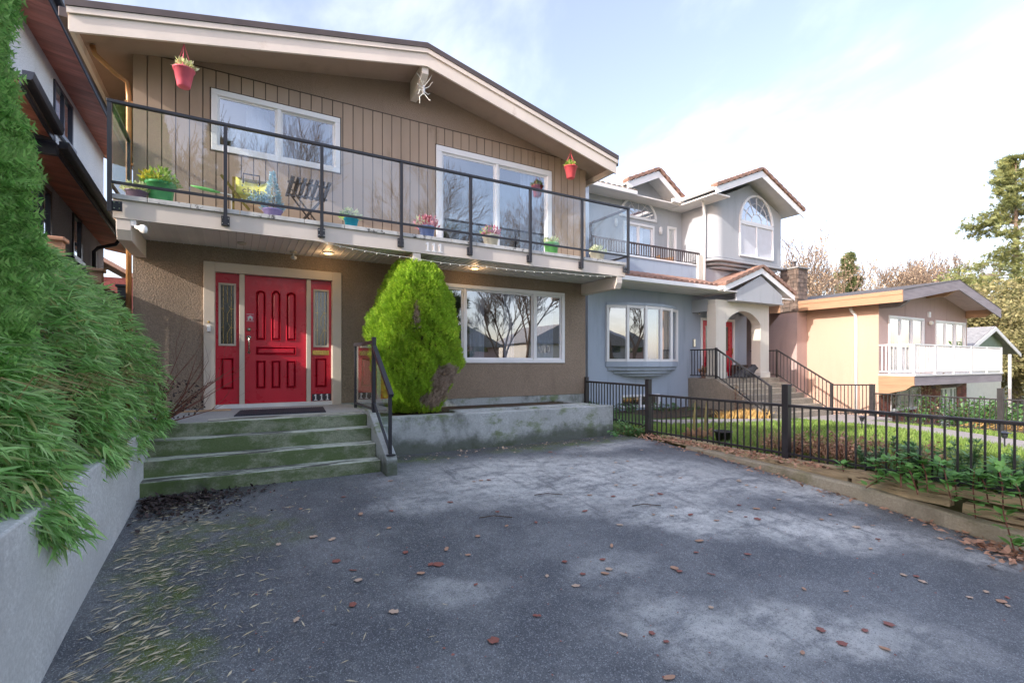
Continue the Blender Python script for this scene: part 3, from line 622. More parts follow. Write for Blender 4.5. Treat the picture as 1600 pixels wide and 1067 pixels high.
q.add(*( [ (x,y,z) for x,y,z in lathe_y([(.022,0),(.022,.01),(.001,.012)],(.186,yd,1.49)).v], lathe_y([(.022,0),(.022,.01),(.001,.012)],(.186,yd,1.49)).f)).build('door_handle',M['nickel'],dr,smooth=True)
st=MB().box(.145,.262,yd-.003,yd,1.985,2.115).build('sticker',M['sticker'],dr)
q=MB(); q.box(.152,.255,yd-.0045,yd-.003,2.106,2.111); q.box(.152,.255,yd-.0045,yd-.003,1.99,1.995); q.py([(.17,2.01),(.17,2.05),(.155,2.05),(.204,2.09),(.252,2.05),(.237,2.05),(.237,2.01),(.22,2.01),(.22,2.04),(.19,2.04),(.19,2.01)],yd-.0045,yd-.003); q.build('sticker_print',M['whitewall'],dr)
for i,(a,b_) in enumerate(((-.28,.05),(1.11,1.45))):
    sl_=wall_y((a,b_,.667,2.732),[(a+.05,b_-.05,1.62,2.55)],yd,yd+.045).build('sidelight',M['red'],H)
    ga,gb=a+.045,b_-.045; q=MB()
    q.box(ga,gb,yd-.016,yd+.01,1.59,1.622); q.box(ga,gb,yd-.016,yd+.01,2.548,2.58); q.box(ga,ga+.03,yd-.016,yd+.01,1.622,2.548); q.box(gb-.03,gb,yd-.016,yd+.01,1.622,2.548); q.build('glass_frame',M['beige'],sl_,bevel=.004)
    MB().box(ga+.03,gb-.03,yd+.018,yd+.024,1.62,2.55).build('leaded_pane',M['side_glass'],sl_)
    MB().box(ga+.03,gb-.03,yd+.15,yd+.16,1.5,2.6).build('hall_lining',M['interior'],sl_)
    q=MB(); cx=(ga+gb)/2; yc=yd+.014
    for xx in (ga+.065,cx,gb-.065):
        if xx==cx:
            for za,zb in ((1.62,1.80),(1.96,2.10),(2.27,2.55)): q.tube([(xx,yc,za),(xx,yc,zb)],.0035,4)
        else: q.tube([(xx,yc,1.62),(xx,yc,2.55)],.0035,4)
    for zc in (1.88,2.18):
        hx=.045; hz2=.085; q.tube([(cx,yc,zc-hz2),(cx+hx,yc,zc),(cx,yc,zc+hz2),(cx-hx,yc,zc),(cx,yc,zc-hz2)],.0035,4); q.tube([(ga+.03,yc,zc),(cx-hx,yc,zc)],.003,4); q.tube([(cx+hx,yc,zc),(gb-.03,yc,zc)],.003,4)
    q.build('lead_came',M['brass'],sl_)
    q=MB(); panel(q,a+.075,b_-.075,.90,1.40,yd+.003); q.build('door_panel',M['red'],sl_)
    if i: 
        ms_=MB().box(1.14,1.41,yd-.012,yd,1.455,1.535).build('mail_slot',M['brass'],sl_,bevel=.004)
        pl=MB().box(1.135,1.44,yd-.006,yd,.672,.79).build('number_plate',M['ink'],sl_)
        h1=one_glyph(.105)
        for dx in (-.095,0,.095): inst(h1,'house_number',sl_,(1.287+dx,yd-.012,.680),(R(90),0,0))
db=MB().box(-.385,-.335,y0-.03,y0,1.80,1.90).build('doorbell',M['white'],H,bevel=.006); 
lathe_y([(.016,0),(.016,.02),(.008,.035),(.001,.036)],(-.36,y0,1.95)).build('brass_knob',M['brass'],H,smooth=True)
q=MB().box(-.56,-.44,W-.012,W,1.98,2.13); q.build('vent_plate',M['brown_stucco'],H)
# deck
DK=MB().box(-1.30,7.04,7.665,W-.012,3.16,3.345).build('balcony_deck',M['deck'],H)
MB().box(-1.30,7.04,7.65,7.664,3.115,3.345).build('deck_fascia',M['fascia'],DK); MB().box(7.041,7.06,7.65,W,3.115,3.345).build('deck_fascia',M['fascia'],DK); MB().box(-1.32,-1.301,7.65,W,3.115,3.345).build('deck_fascia',M['fascia'],DK)
x=-1.33; i=0
while x<7.05:
    x2=min(x+.36+.1*((i*7)%3),7.07); MB().box(x+.004,x2-.004,7.62,W-.014,3.347,3.405).build('deck_edge_strip',M['deck_edge'],DK,bevel=.004); x=x2; i+=1
sp=MB().box(0,.097,7.668,W-.001,3.128,3.138); sp.v=[(x,y-7.668,z-3.128) for x,y,z in sp.v]; sp.box(0.0,.012,0,W-7.669,-.006,0); spm=local_mesh(sp,'soffit_panel',M['vinyl_soffit'])
for i in range(83):
    inst(spm,'soffit_panel',DK,(-1.295+i*.1003,7.668,3.145-.0+ -.02))
for a,b_ in ((-1.29,-1.14),(2.50,2.635),(6.84,6.99)):
    MB().px([(7.66,3.11),(7.66,2.98),(7.72,2.86),(W+.0,2.86),(W+.0,3.11)],a,b_).build('deck_beam',M['fascia'],H,bevel=.006)
hn=one_glyph(.15)
for dx in (-.11,0,.11): inst(hn,'house_number',DK,(2.86+dx,7.643,3.155),(R(90),0,0))
for x,y in ((1.317,8.40),(3.948,8.38)):
    q=MB().lathe([(.085,0),(.085,-.012),(.062,-.012),(.062,-.004),(.0,-.004)],(x,y,3.117),24,False).build('downlight',M['white'],H); MB().lathe([(.06,-.001),(.058,-.012),(.0,-.014)],(x,y,3.112),20).build('lamp_disc',M['lampglow'],q)
    ll=bpy.data.lights.new('downlight_lamp','POINT'); ll.energy=.8; ll.color=(1,.62,.3); ll.shadow_soft_size=.05; lo=bpy.data.objects.new('downlight_lamp',ll); COL.objects.link(lo); lo.location=(x,y,3.03)
MB().lathe([(.06,0),(.06,-.02),(.03,-.035),(.0,-.036)],(.08,8.33,3.12),20).build('smoke_alarm',M['beige'],H,smooth=True)
cm=MB().lathe([(.05,0),(.05,-.02),(.02,-.03),(.0,-.03)],(.81,8.60,3.12),16).build('security_camera',M['beige'],H); q=MB(); q.tube([(.81,8.60,3.09),(.815,8.58,3.03)],.012,8); q.tube([(.80,8.62,3.03),(.83,8.53,3.01)],.03,10); q.build('camera_body',M['whitewall'],cm,smooth=True)
fl=MB().box(-1.15,-1.09,7.66,7.74,3.04,3.12).build('flood_lamp',M['white'],H); q=MB().lathe([(.02,0),(.025,.05),(.05,.09),(.058,.13),(.045,.165),(.0,.18)],(0,0,0),16); q.v=[(-1.10+z*.75+x*.3,7.66-z*.45+x*.4,3.03+y-.25*z) for x,y,z in q.v]; q.build('lamp_bulb',M['whitewall'],fl,smooth=True)
q=MB().lathe([(.02,0),(.025,.05),(.05,.09),(.058,.13),(.045,.165),(.0,.18)],(0,0,0),16)
# balcony railing
RG=thing('balcony_railing',(2.9,7.6,3.4),'black metal and glass balcony railing across the front of the brown house','railing')
px_=[-1.34,-.12,1.10,2.29,3.50,4.70,5.89,7.09]; yr=7.595
pm=MB().box(-.022,.022,-.022,.022,3.17,4.50); pm=local_mesh(pm,'post',M['black'])
for i,x in enumerate(px_):
    po=inst(pm,'post',RG,(x,yr,0)); LOC[po.name]=Vector((x,yr,0))
    br=MB().box(x-.05,x+.05,7.618,7.648,3.17,3.30) if 0<i<7 else (MB().box(x+.023,x+.12,7.60,7.63,3.19,3.31) if i==0 else MB().box(x-.12,x-.023,7.60,7.63,3.19,3.31))
    br.build('bracket',M['black'],po,bevel=.003)
    q=MB()
    for dx in (-.035,.035):
        for dz in (.03,.10): 
            if 0<i<7: q.tube([(x+dx,7.618,3.17+dz),(x+dx,7.612,3.17+dz)],.008,6)
            else: xx=x+(.07 if i==0 else -.07)+dx*.7; q.tube([(xx,7.60,3.19+dz),(xx,7.594,3.19+dz)],.008,6)
    q.build('bolt',M['nickel'],po)
for i in range(7):
    a,b_=px_[i]+.022,px_[i+1]-.022
    MB().box(a,b_,yr-.015,yr+.015,3.515,3.55).build('lower_rail',M['black'],RG,bevel=.003)
    MB().box(a+.012,b_-.012,yr-.003,yr+.003,3.551,4.499).build('glass_panel',M['rail_glass'],RG)
MB().box(-1.37,7.12,yr-.028,yr+.028,4.50,4.54).build('top_rail',M['black'],RG,bevel=.006)
for x in (-1.34,7.09):
    MB().box(x-.028,x+.028,yr+.03,8.84,4.50,4.54).build('top_rail',M['black'],RG,bevel=.006); MB().box(x-.015,x+.015,yr+.023,8.84,3.515,3.55).build('lower_rail',M['black'],RG)
    MB().box(x-.003,x+.003,yr+.03,8.80,3.551,4.499).build('glass_panel',M['rail_glass'],RG); MB().box(x-.02,x+.02,8.80,8.845,3.2,4.5).build('post',M['black'],RG)
# handrail of the steps
HR=thing('glass_handrail',(1.67,6.5,.6),'black framed glass handrail on the right side of the mossy steps','handrail')
xr=1.67
MB().box(xr-.027,xr+.027,6.80,6.854,.60,1.68).build('post',M['black'],HR,bevel=.004); MB().box(xr-.02,xr+.02,5.99,6.03,.17,.90).build('post',M['black'],HR,bevel=.004); MB().box(xr-.055,xr+.055,5.95,6.07,.175,.19).build('base_plate',M['black'],HR)
MB().box(xr-.02,xr+.02,8.0,8.04,.60,1.60).build('post',M['black'],HR)
MB().bar((xr,6.80,1.54),(xr,5.95,.915),.06,.05).build('top_rail',M['black'],HR,bevel=.006); MB().bar((xr,6.80,.76),(xr,6.03,.235),.03,.03).build('lower_rail',M['black'],HR)
MB().bar((xr,6.854,1.61),(xr,8.04,1.61),.055,.045).build('top_rail',M['black'],HR); MB().bar((xr,6.854,.68),(xr,8.0,.68),.03,.03).build('lower_rail',M['black'],HR)
MB().px([(6.79,.79),(6.79,1.50),(6.035,.90),(6.035,.27)],xr-.003,xr+.003).build('glass_panel',M['rail_glass'],HR); MB().box(xr-.003,xr+.003,6.856,7.998,.70,1.585).build('glass_panel',M['rail_glass'],HR)
# string of lights under the deck edge
q=MB(); bl=MB(); P0=[(1.0,3.12),(2.46,3.02),(3.83,3.01),(5.4,3.05),(6.85,3.11)]
for (xa,za),(xb,zb) in zip(P0,P0[1:]):
    pts=[]
    for i in range(9): t=i/8; pts.append((xa+(xb-xa)*t,7.635,za+(zb-za)*t-.05*4*t*(1-t)*.5))
    q.tube(pts,.0035,4)
    for i in range(1,9): x,y,z=pts[i]; bl.tube([(x,y,z),(x,y,z-.022)],.006,5)
sg=thing('string_lights',(1.0,7.635,3.12),'thin string of unlit fairy lights sagging below the balcony edge','string lights'); q.build('wire',M['bulb'],sg); bl.build('bulb',M['bulb'],sg)
q=MB(); q.tube([(-1.315,8.84,3.0),(-1.31,8.83,2.2),(-1.32,8.84,1.2)],.003,4)
# things that hang from the eaves
def flower_cloud(c,r,n,m,parent,name,size=.05,flat=.7,seed=0,up=.5):
    g=np.random.default_rng(seed); P=g.normal(0,1,(n,3)); P/=np.linalg.norm(P,axis=1)[:,None]; P*= (g.random((n,1))**.4)*r; P[:,2]=np.abs(P[:,2])*flat*1.3
    D=P.copy(); D[:,2]+=r*up; D+=g.normal(0,.3*r,D.shape); V,F=scatter(P+np.array(c),D,LEAF_V_W,LEAF_F,size*(.6+.8*g.random(n)),g.random(n)*6.28); return npmesh(name,V,F,M[m],parent)
LEAF_V_W=[(0,0,0),(-.3,.45,.06),(.3,.45,.06),(0,.5,0),(0,1,-.12)]
def hanging(x,y,z0,z1,r,ztop,zs,m,label,fm):
    t=thing('hanging_pot',(x,y,z0),label,'hanging pot')
    q=MB().lathe([(r*.55,0),(r*.62,.01),(r*.95,(z1-z0)*.93),(r*1.06,(z1-z0)*.94),(r*1.06,(z1-z0)),(r*.92,(z1-z0)),(r*.88,(z1-z0)*.9),(0,(z1-z0)*.88)],(x,y,z0),22); q.build('pot',M[m],t,smooth=True)
    q=MB()
    for k in range(3): a=k*2.09+.5; q.tube([(x+r*math.cos(a),y+r*math.sin(a),z1),(x,y,ztop)],.006,5)
    q.tube([(x,y,ztop),(x+.012,y,ztop+.03),(x,y,ztop+.06),(x,y,zs)],.006,5); q.build('hanger',M[m],t)
    flower_cloud((x,y,z1),r*.9,130,fm,t,'plant',.07,.6,int(x*10)%7+3)
hanging(-.635,8.25,5.20,5.45,.13,5.80,5.95,'pink_pot','pink plastic pot hanging from the left eave above the balcony','flower_white')
hanging(6.10,8.25,5.18,5.42,.135,5.72,5.93,'coral_pot','coral plastic pot hanging under the right eave end','flower_green')
spd=thing('spider_decoration',(2.9,8.28,6.2),'white twisted toy spider hanging below the roof peak','decoration')
q=MB().lathe([(.0,-.09),(.024,-.06),(.028,0),(.016,.04),(.022,.06),(.0,.09)],(2.9,8.28,6.16),10); q.build('body',M['whitewall'],spd,smooth=True)
r_=random.Random(4)
for k in range(8):
    sx=1 if k%2 else -1; h_=(k//2-1.5)*.09; MB().tube([(2.9,8.28,6.16+h_*.4),(2.9+sx*.09,8.26+r_.uniform(-.05,.05),6.17+h_*1.3),(2.9+sx*(.10+.02*(k//2)),8.24+r_.uniform(-.06,.06),6.17+h_*1.9+(.05 if sx>0 else -.06))],[.008,.007,.004],5).build('leg',M['bulb'],spd)
MB().tube([(2.9,8.28,6.28),(2.9,8.28,6.38)],.003,4).build('string',M['whitewall'],spd)
# things on the balcony
DZ=3.405
def pot(x,y,r,h,m,label,fm,fr,fn=220,fs=.06,rim=True,flat=.8,fm2=None):
    t=thing('flower_pot',(x,y,DZ),label,'flower pot')
    MB().lathe([(r*.7,0),(r*.74,.01),(r*.95,h*.88),(r*1.06,h*.89),(r*1.06,h),(r*.93,h),(r*.9,h*.9),(0,h*.88)],(x,y,DZ),22).build('pot',M[m],t,smooth=True)
    flower_cloud((x,y,DZ+h*.9),fr,fn,fm,t,'flowers',fs,flat,int(abs(x)*31)%97)
    if fm2: flower_cloud((x-fr*.5,y-.02,DZ+h),fr*.6,fn//3,fm2,t,'blossoms',fs,1,int(abs(x)*13)%97)
    return t
pot(-.87,7.97,.165,.31,'green_pot','large green pot of yellow and orange flowers at left end of balcony','flower_green',.20,260,.06,fm2='flower_yellow')
pot(-1.12,7.88,.12,.13,'purple_pot','shallow bowl with a mound of pale green plants beside the green pot','flower_white',.15,240,.05,flat=.6)
pot(1.59,7.95,.11,.19,'cyan_pot','small cyan pot of cream flowers left of balcony middle','flower_white',.16,260,.05,fm2='flower_green')
pot(2.85,7.97,.14,.24,'blue_pot','blue grey pot with pink blooms just left of the sliding door','flower_pink',.2,200,.06,fm2='flower_white')
pot(4.08,7.97,.15,.25,'cream_pot','cream pot with red blossoms standing before the sliding door','flower_pink',.18,160,.06,fm2='flower_green')
pot(5.42,7.97,.15,.27,'lime_pot','lime green pot under the right jamb of the sliding door','flower_white',.15,100,.06)
pot(6.58,7.97,.16,.22,'cream_pot','pale tub with faded flowers at the right end of balcony','flower_white',.16,160,.06)
t=thing('flower_pot',(.47,7.93,DZ),'lilac pot holding a little silver blue tinsel tree','flower pot')
MB().lathe([(.09,0),(.125,.13),(.14,.135),(.14,.15),(.11,.15),(0,.14)],(.47,7.93,DZ),20).build('pot',M['lilac_pot'],t,smooth=True)
g=np.random.default_rng(3); n=900; hh=g.random(n)**1.3; a=g.random(n)*6.28; rr=(1-hh)*.15*(.5+.5*g.random(n)); P=np.stack([.47+rr*np.cos(a),7.93+rr*np.sin(a),DZ+.15+hh*.55],1); D=np.stack([np.cos(a),np.sin(a),.4+0*a],1)
V,F=scatter(P,D,LEAF_V_W,LEAF_F,.035*(.6+g.random(n)),a*3); npmesh('tinsel_tree',V,F,M['tealtree'],t)
P=np.stack([.30+.13*g.normal(0,.6,400),7.9+.08*g.normal(0,.6,400),DZ+.22+np.abs(g.normal(0,.07,400))],1); V,F=scatter(P,g.normal(0,1,(400,3)),LEAF_V_W,LEAF_F,.035,a[:400]); npmesh('silver_tinsel',V,F,M['tealtree'],t)
# yellow folding chair
t=thing('folding_chair',(.2,8.42,DZ),'olive folding chair with a yellow cushion reading chair','chair')
def yb(u,v,k=0): return (.0+u*.46,8.50-.16*(1-v),DZ+.36+v*.36-.06*(2*u-1)**2*(1 if v>.5 else .4)*-1+k)
vs=[];fs=[];n=8
for j in range(5):
    for i in range(n+1):
        u=i/n; v=j/4; vs.append((.0+u*.46,8.36+.14*v+.03*math.sin(math.pi*u),DZ+.38+v*.33+(.035*(2*u-1)**2 if j==4 else 0)))
base=len(vs); vs+=[(x,y+.05,z) for x,y,z in vs]
for j in range(4):
    for i in range(n): k=j*(n+1)+i; fs+=[(k,k+1,k+n+2,k+n+1),(base+k,base+k+n+1,base+k+n+2,base+k+1)]
for i in range(n): fs+=[(i,base+i,base+i+1,i+1),(4*(n+1)+i,4*(n+1)+i+1,base+4*(n+1)+i+1,base+4*(n+1)+i)]
for j in range(4): k=j*(n+1); fs+=[(k,k+n+1,base+k+n+1,base+k),(k+n,base+k+n,base+k+2*n+1,k+2*n+1)]
q=MB().add(vs,fs); cu_=q.build('cushion',M['yellow'],t,smooth=True)
inst(text_mesh('chair',.15,.003,M['ink'],'lettering'),'lettering',cu_,(.23,8.395,DZ+.49),(R(68),0,0))
MB().box(-.02,.46,8.0,8.42,DZ+.34,DZ+.375).build('seat',M['yellow'],t,bevel=.01)
for x in (-.03,.49):
    q=MB().bar((x,8.62,DZ),(x,8.05,DZ+.40),.03,.03); q.build('leg',M['olive'],t); q=MB().bar((x,8.05,DZ),(x,8.55,DZ+.74),.03,.03); q.build('leg',M['olive'],t)
MB().bar((-.03,8.52,DZ+.72),(.49,8.52,DZ+.72),.03,.04).build('top_slat',M['olive'],t)
q=MB(); q.bar((-.18,7.98,DZ+.56),(.17,7.98,DZ+.12),.03,.035); q.build('arm_brace',M['olive'],t)
MB().tube([(.1,8.49,DZ+.66),(.1,8.47,DZ+.80),(.32,8.47,DZ+.80),(.32,8.49,DZ+.66)],.012,6).build('hook',M['ink'],t)
t=thing('feather_duster',(-.4,8.3,DZ),'green and white brush lying across pots beside the yellow chair','brush'); MB().tube([(-.2,8.3,DZ+.405),(.05,8.3,DZ+.385)],.008,6).build('handle',M['whitewall'],t); MB().tube([(-.56,8.3,DZ+.445),(-.45,8.3,DZ+.43),(-.3,8.3,DZ+.415),(-.2,8.3,DZ+.405)],[.006,.024,.026,.010],8).build('head',M['lime_pot'],t,smooth=True)
MB().box(-.06,-.03,8.28,8.32,DZ,DZ+.38).build('prop_leg',M['whitewall'],t)
# slatted folding table
t=thing('folding_table',(1.0,8.45,DZ),'dark slatted wooden folding table with crossed legs under the upper window','table')
for k in range(7):
    x=.72+k*.09; MB().bar((x+.05,8.22,DZ+.80),(x+.0,8.60,DZ+.60),.058,.018).build('slat',M['darkwood'],t)
for y,z in ((8.30,.735),(8.54,.61)): MB().bar((.70,y,DZ+z-.0),(1.32,y,DZ+z-.0),.025,.03).build('apron',M['darkwood'],t)
for y in (8.30,8.55):
    MB().bar((.76,y,DZ+.62),(1.26,y+.02,DZ),.03,.018).build('leg',M['darkwood'],t); MB().bar((1.26,y+.03,DZ+.62),(.78,y+.03,DZ),.03,.018).build('leg',M['darkwood'],t)
# ---------------------------------------------------------------- blue grey neighbour house
B=thing('blue_house',(13,11.2,-.3),'pale blue grey stucco house with clay tiled roofs and an arched window','house')
yw=11.2
holes=[(9.62,12.5,1.38,3.02),(10.16,11.78,-.07,.34),(13.72,15.5,.83,2.86)]
wall_y((8.9,16.2,-.6,3.9),holes,yw,yw+.2).build('wall',M['blue'],B)
MB().box(8.9,9.1,yw+.201,21,-.6,6.6).build('wall',M['blue'],B); MB().box(16.0,16.2,yw+.201,13.4,-.6,3.9).build('wall',M['blue'],B)
MB().box(16.2,17.3,13.2,21,-.6,4.5).build('wall',M['blue'],B)
MB().box(8.9,13.69,11.1,11.19,3.72,4.55).build('parapet',M['blue'],B); MB().box(8.88,13.68,11.07,11.22,4.551,4.60).build('parapet_cap',M['white'],B,bevel=.008)
MB().box(9.11,17.2,11.45,20,3.901,4.0).build('balcony_floor',M['grey'],B)
# upper back wall with door, tall window and arch
zw=11.98
wall_y((9.1,13.72,4.0,6.75),[(10.95,12.35,4.02,5.95),(12.98,13.42,4.02,6.05)],zw,zw+.18).build('wall',M['grey'],B)
MB().py([(10.3,6.752),(13.6,6.752),(11.95,7.5)],zw,zw+.18).build('gable_wall',M['grey'],B)
window(B,10.95,12.35,4.02,5.95,zw,(11.65,),.08,curt=[(11.05,11.6),(11.72,12.0)],curtmat='whitewall',name='balcony_door')
window(B,12.98,13.42,4.02,6.05,zw,(),.07,curt=[(13.0,13.4)],curtmat='beige_curtain',name='tall_window',sash=.02)
def arch_window(parent,cx,y,z0,rx,rz_,arch_only=False,zbot=None,sash=True):
    """half round fanlight with muntins; rectangular lights below when zbot is given"""
    n=24; arc=[(cx+rx*math.cos(math.pi*i/n),z0+rz_*math.sin(math.pi*i/n)) for i in range(n+1)]; ins=[(cx+(rx-.09)*math.cos(math.pi*i/n),z0+.04+(rz_-.11)*math.sin(math.pi*i/n)) for i in range(n+1)]
    q=MB(); 
    for i in range(n): q.py([arc[i],arc[i+1],ins[i+1],ins[i]],y-.05,y+.02)
    q.box(cx-rx,cx+rx,y-.05,y+.02,z0-.04,z0+.04); fr=q.build('arched_window',M['white'],parent)
    MB().py([(x,z) for x,z in ins],y-.012,y-.004).build('pane',M['pane'],fr); MB().py([(x,z) for x,z in ins],y-.003,y+.0).build('blind',M['curtain'],fr)
    mu=MB()
    for k in range(1,6): a=math.pi*k/6; mu.tube([(cx+.3*rx*math.cos(a),y-.02,z0+.04+.3*rz_*math.sin(a)),(cx+(rx-.07)*math.cos(a),y-.02,z0+(rz_-.07)*math.sin(a))],.009,4)
    for kk in (.3,.66): mu.tube([(cx+kk*rx*math.cos(math.pi*i/16),y-.02,z0+.04+kk*rz_*math.sin(math.pi*i/16)) for i in range(17)],.009,4)
    mu.build('muntin',M['white'],fr); return fr
arch_window(B,11.62,zw-.0,6.12,.83,.68)
for x in (10.62,12.62):
    MB().lathe([(0,-.14),(.05,-.11),(.06,0),(.05,.11),(0,.14)],(x,zw-.05,5.83),12).build('wall_lamp',M['whitewall'],B,smooth=True)
# balcony rail with pickets
bal=MB().box(9.0,13.60,11.12,11.16,4.97,5.02).build('balcony_rail',M['brownrail'],B); MB().box(9.0,13.6,11.13,11.15,4.64,4.66).build('lower_rail',M['brownrail'],bal)
LOC[bal.name]=wl(B).copy(); bm_=local_mesh(MB().box(-.012,.012,-.012,.012,0,.33),'picket',M['brownrail'])
for i in range(46): inst(bm_,'picket',bal,(9.02+i*.1015,11.14,4.645))
# bump with rounded corner
def rounded(x0,x1,y0,y1,r,n=8): return [(x0+r-r*math.cos(math.pi/2*i/n),y0+r-r*math.sin(math.pi/2*i/n)) for i in range(n+1)]+[(x1,y0),(x1,y1),(x0,y1)]
bx0,bx1,by=13.7,17.32,10.6
bmp=MB().pz(rounded(bx0,bx1,by,13.2,.38),4.83,6.72).build('bay_wall',M['grey'],B); 
MB().py([(bx0+.02,6.721),(bx1-.02,6.721),(15.48,7.47)],by+.01,13.2).build('gable_wall',M['grey'],B)
for k in range(3): MB().pz(rounded(bx0-.05+.17*k,bx1+.05-.12*k,by-.06+.13*k,12.6,.40),4.80-.10*(k+1)+.02,4.80-.10*k).build('moulding',M['grey'],B,bevel=.015)
MB().box(13.72,17.2,11.0,11.19,3.7,4.49).build('wall',M['grey'],B); MB().box(13.4,13.72,11.0,11.09,3.75,4.9).build('wall',M['cream'],B)
f=window(bmp,14.92,16.82,4.97,6.13,by,(15.87,),.06,proud=.05,depth=-.002,curt=None,inner=False,sash=.035); MB().box(14.95,16.8,by-.008,by-.002,5.0,6.1).build('blind',M['curtain'],f)
arch_window(bmp,15.87,by,6.17,.95,1.0)
# bump roof and small gable roof with tiles on the rakes
tl=local_mesh(MB().px([(0,0),(.0,.07),(.06,.11),(.30,.085),(.30,.03),(.05,.0)],-.11,.11),'roof_tile',M['tile'])
def gable_roof(parent,xl,xp,xr,ze,zp,zer,y0,y1,over=.02,fh=.22,tiles=True,tl_h=.3,fm='white',sm='white'):
    rf=MB().py([(xl,ze),(xp,zp),(xr,zer),(xr,zer-.05),(xp,zp-.05),(xl,ze-.05)],y0+.03,y1).build('roof',M['whitewall'],parent)
    MB().py([(xl,ze+.012),(xp,zp+.012),(xr,zer+.012),(xr,zer+.002),(xp,zp+.002),(xl,ze+.002)],y0+.1,y1).build('roofing',M['tile'],rf)
    for a,b_ in (((xl,ze),(xp,zp)),((xp,zp),(xr,zer))):
        MB().py([a,b_,(b_[0],b_[1]-fh),(a[0],a[1]-fh)],y0,y0+.028).build('barge_board',M[fm],rf)
    for (ax,az),(bx_,bz) in (((xl,ze),(xp,zp)),((xr,zer),(xp,zp))):
        d=Vector((bx_-ax,0,bz-az)); n=max(2,round(d.length/tl_h)); d.normalize(); ang=math.atan2(d.z,abs(d.x)); 
        for k in range(n):
            p=Vector((ax,0,az))+d*(k*math.hypot(bx_-ax,bz-az)/n)
            o=inst(tl,'roof_tile',rf,(p.x,y0+.07,p.z+.01)); sgn=1 if bx_>ax else -1
            rot=Matrix(((0,d.x,-d.z*sgn),(1 if sgn<0 else -1,0,0),(0,d.z,abs(d.x)))); o.rotation_mode='QUATERNION'; o.rotation_quaternion=rot.to_quaternion(); kk=math.hypot(bx_-ax,bz-az)/n/.3; o.scale=(1.15,kk*1.06,1.1)
    return rf
def tile_field(parent,x0,x1,y0,z0,y1,z1,sp=.26,m='tile'):
    """rows of barrel tiles running up a slope"""
    q=MB(); n=int((x1-x0)/sp); 
    me=MB(); k=6; L_=math.hypot(y1-y0,z1-z0)
    pts=[(-.5*sp*math.cos(math.pi*i/k)*.92,.075*math.sin(math.pi*i/k)) for i in range(k+1)]
    me.ext([(x,0,z) for x,z in pts]+[(sp*.44,0,-.015),(-sp*.44,0,-.015)],[(x,L_,z) for x,z in pts]+[(sp*.44,L_,-.015),(-sp*.44,L_,-.015)])
    lm=local_mesh(me,'roof_tile',M[m]); a=math.atan2(z1-z0,y1-y0)
    for i in range(n+1): inst(lm,'roof_tile',parent,(x0+sp*(i+.5),y0,z0+.02),(a,0,0))
r1=gable_roof(B,13.0,15.33,17.76,6.80,7.75,6.74,10.02,16.5)
MB().box(12.9,13.0,10.06,11.45,6.70,6.80).build('gutter',M['white'],r1,bevel=.01)
MB().box(13.0,13.72,10.06,12.2,6.60,6.64).build('soffit',M['vinyl_soffit'],r1)
r2=gable_roof(B,10.6,11.95,13.1,6.95,7.55,6.80,11.38,14.5)
MB().box(12.6,13.1,11.36,11.46,6.66,6.78).build('gutter',M['white'],r2,bevel=.01)
MB().box(10.5,13.69,11.45,12.2,6.62,6.66).build('soffit',M['vinyl_soffit'],r2)
r3=MB().box(8.4,10.9,11.42,12.3,6.60,6.63).build('roof',M['vinyl_soffit'],B); MB().box(8.35,10.95,11.30,11.40,6.58,6.70).build('gutter',M['white'],r3,bevel=.01)
MB().add([(8.4,11.4,6.68),(10.95,11.4,6.68),(10.95,14,7.6),(8.4,14,7.6),(8.4,11.4,6.64),(10.95,11.4,6.64),(10.95,14,7.56),(8.4,14,7.56)],[(0,1,2,3),(4,7,6,5),(0,4,5,1),(1,5,6,2),(2,6,7,3),(3,7,4,0)]).build('roofing',M['tile_grey'],r3)
tile_field(r3,8.4,10.9,11.38,6.69,12.6,7.12,.22,'tile_grey')
MB().add([(10.9,14,7.55),(17,16,7.9),(17,19,7.9),(9,19,7.9),(9,14,7.55)],[(0,1,2,3,4)]).build('roofing',M['tile'],r3)
# downspout and rain pipe
q=MB(); q.tube([(13.25,10.75,6.66),(13.3,10.75,6.55),(13.58,10.93,6.35),(13.6,10.94,6.2),(13.6,10.94,3.95)],.05,8); q.build('downspout',M['white'],B,smooth=True)
q=MB(); 
# lower eave with tiles
le=MB().box(8.6,13.25,10.15,11.19,3.58,3.62).build('lower_eave',M['vinyl_soffit'],B); MB().box(8.6,13.25,10.05,10.15,3.60,3.72).build('gutter',M['white'],le,bevel=.01); MB().px([(10.15,3.63),(10.15,3.70),(11.09,4.02),(11.09,3.63)],8.6,13.25).build('roofing',M['tile'],le)
tile_field(le,8.6,13.3,10.12,3.72,11.09,4.04,.22)
# bay window, bowed
q=MB(); fr=None; pts=[]; 
for i in range(5+1): t=i/5; a=R(-38+76*t); pts.append((11.06+1.46*math.sin(a)/math.sin(R(38)),yw-.03-.42*(math.cos(a)-math.cos(R(38)))/(1-math.cos(R(38)))))
bayf=MB()
bowN=[(x,y) for x,y in pts]
for i in range(5):
    (xa,ya),(xb,yb_)=bowN[i],bowN[i+1]
    for z0_,z1_ in ((1.36,1.44),(2.96,3.04)): bayf.bar((xa,ya,(z0_+z1_)/2),(xb,yb_,(z0_+z1_)/2),.07,z1_-z0_)
for x,y in bowN: bayf.box(x-.045,x+.045,y-.045,y+.045,1.36,3.04)
bf=bayf.build('bay_window',M['white'],B)
for i in range(5):
    (xa,ya),(xb,yb_)=bowN[i],bowN[i+1]; MB().bar((xa,ya,2.2),(xb,yb_,2.2),.008,1.52).build('pane',M['pane'],bf)
    if i in (2,3): MB().bar((xa+.04,ya+.12,2.2),(xb-.04,yb_+.12,2.2),.01,1.52).build('curtain',M['curtain' if i==2 else 'beige_curtain'],bf)
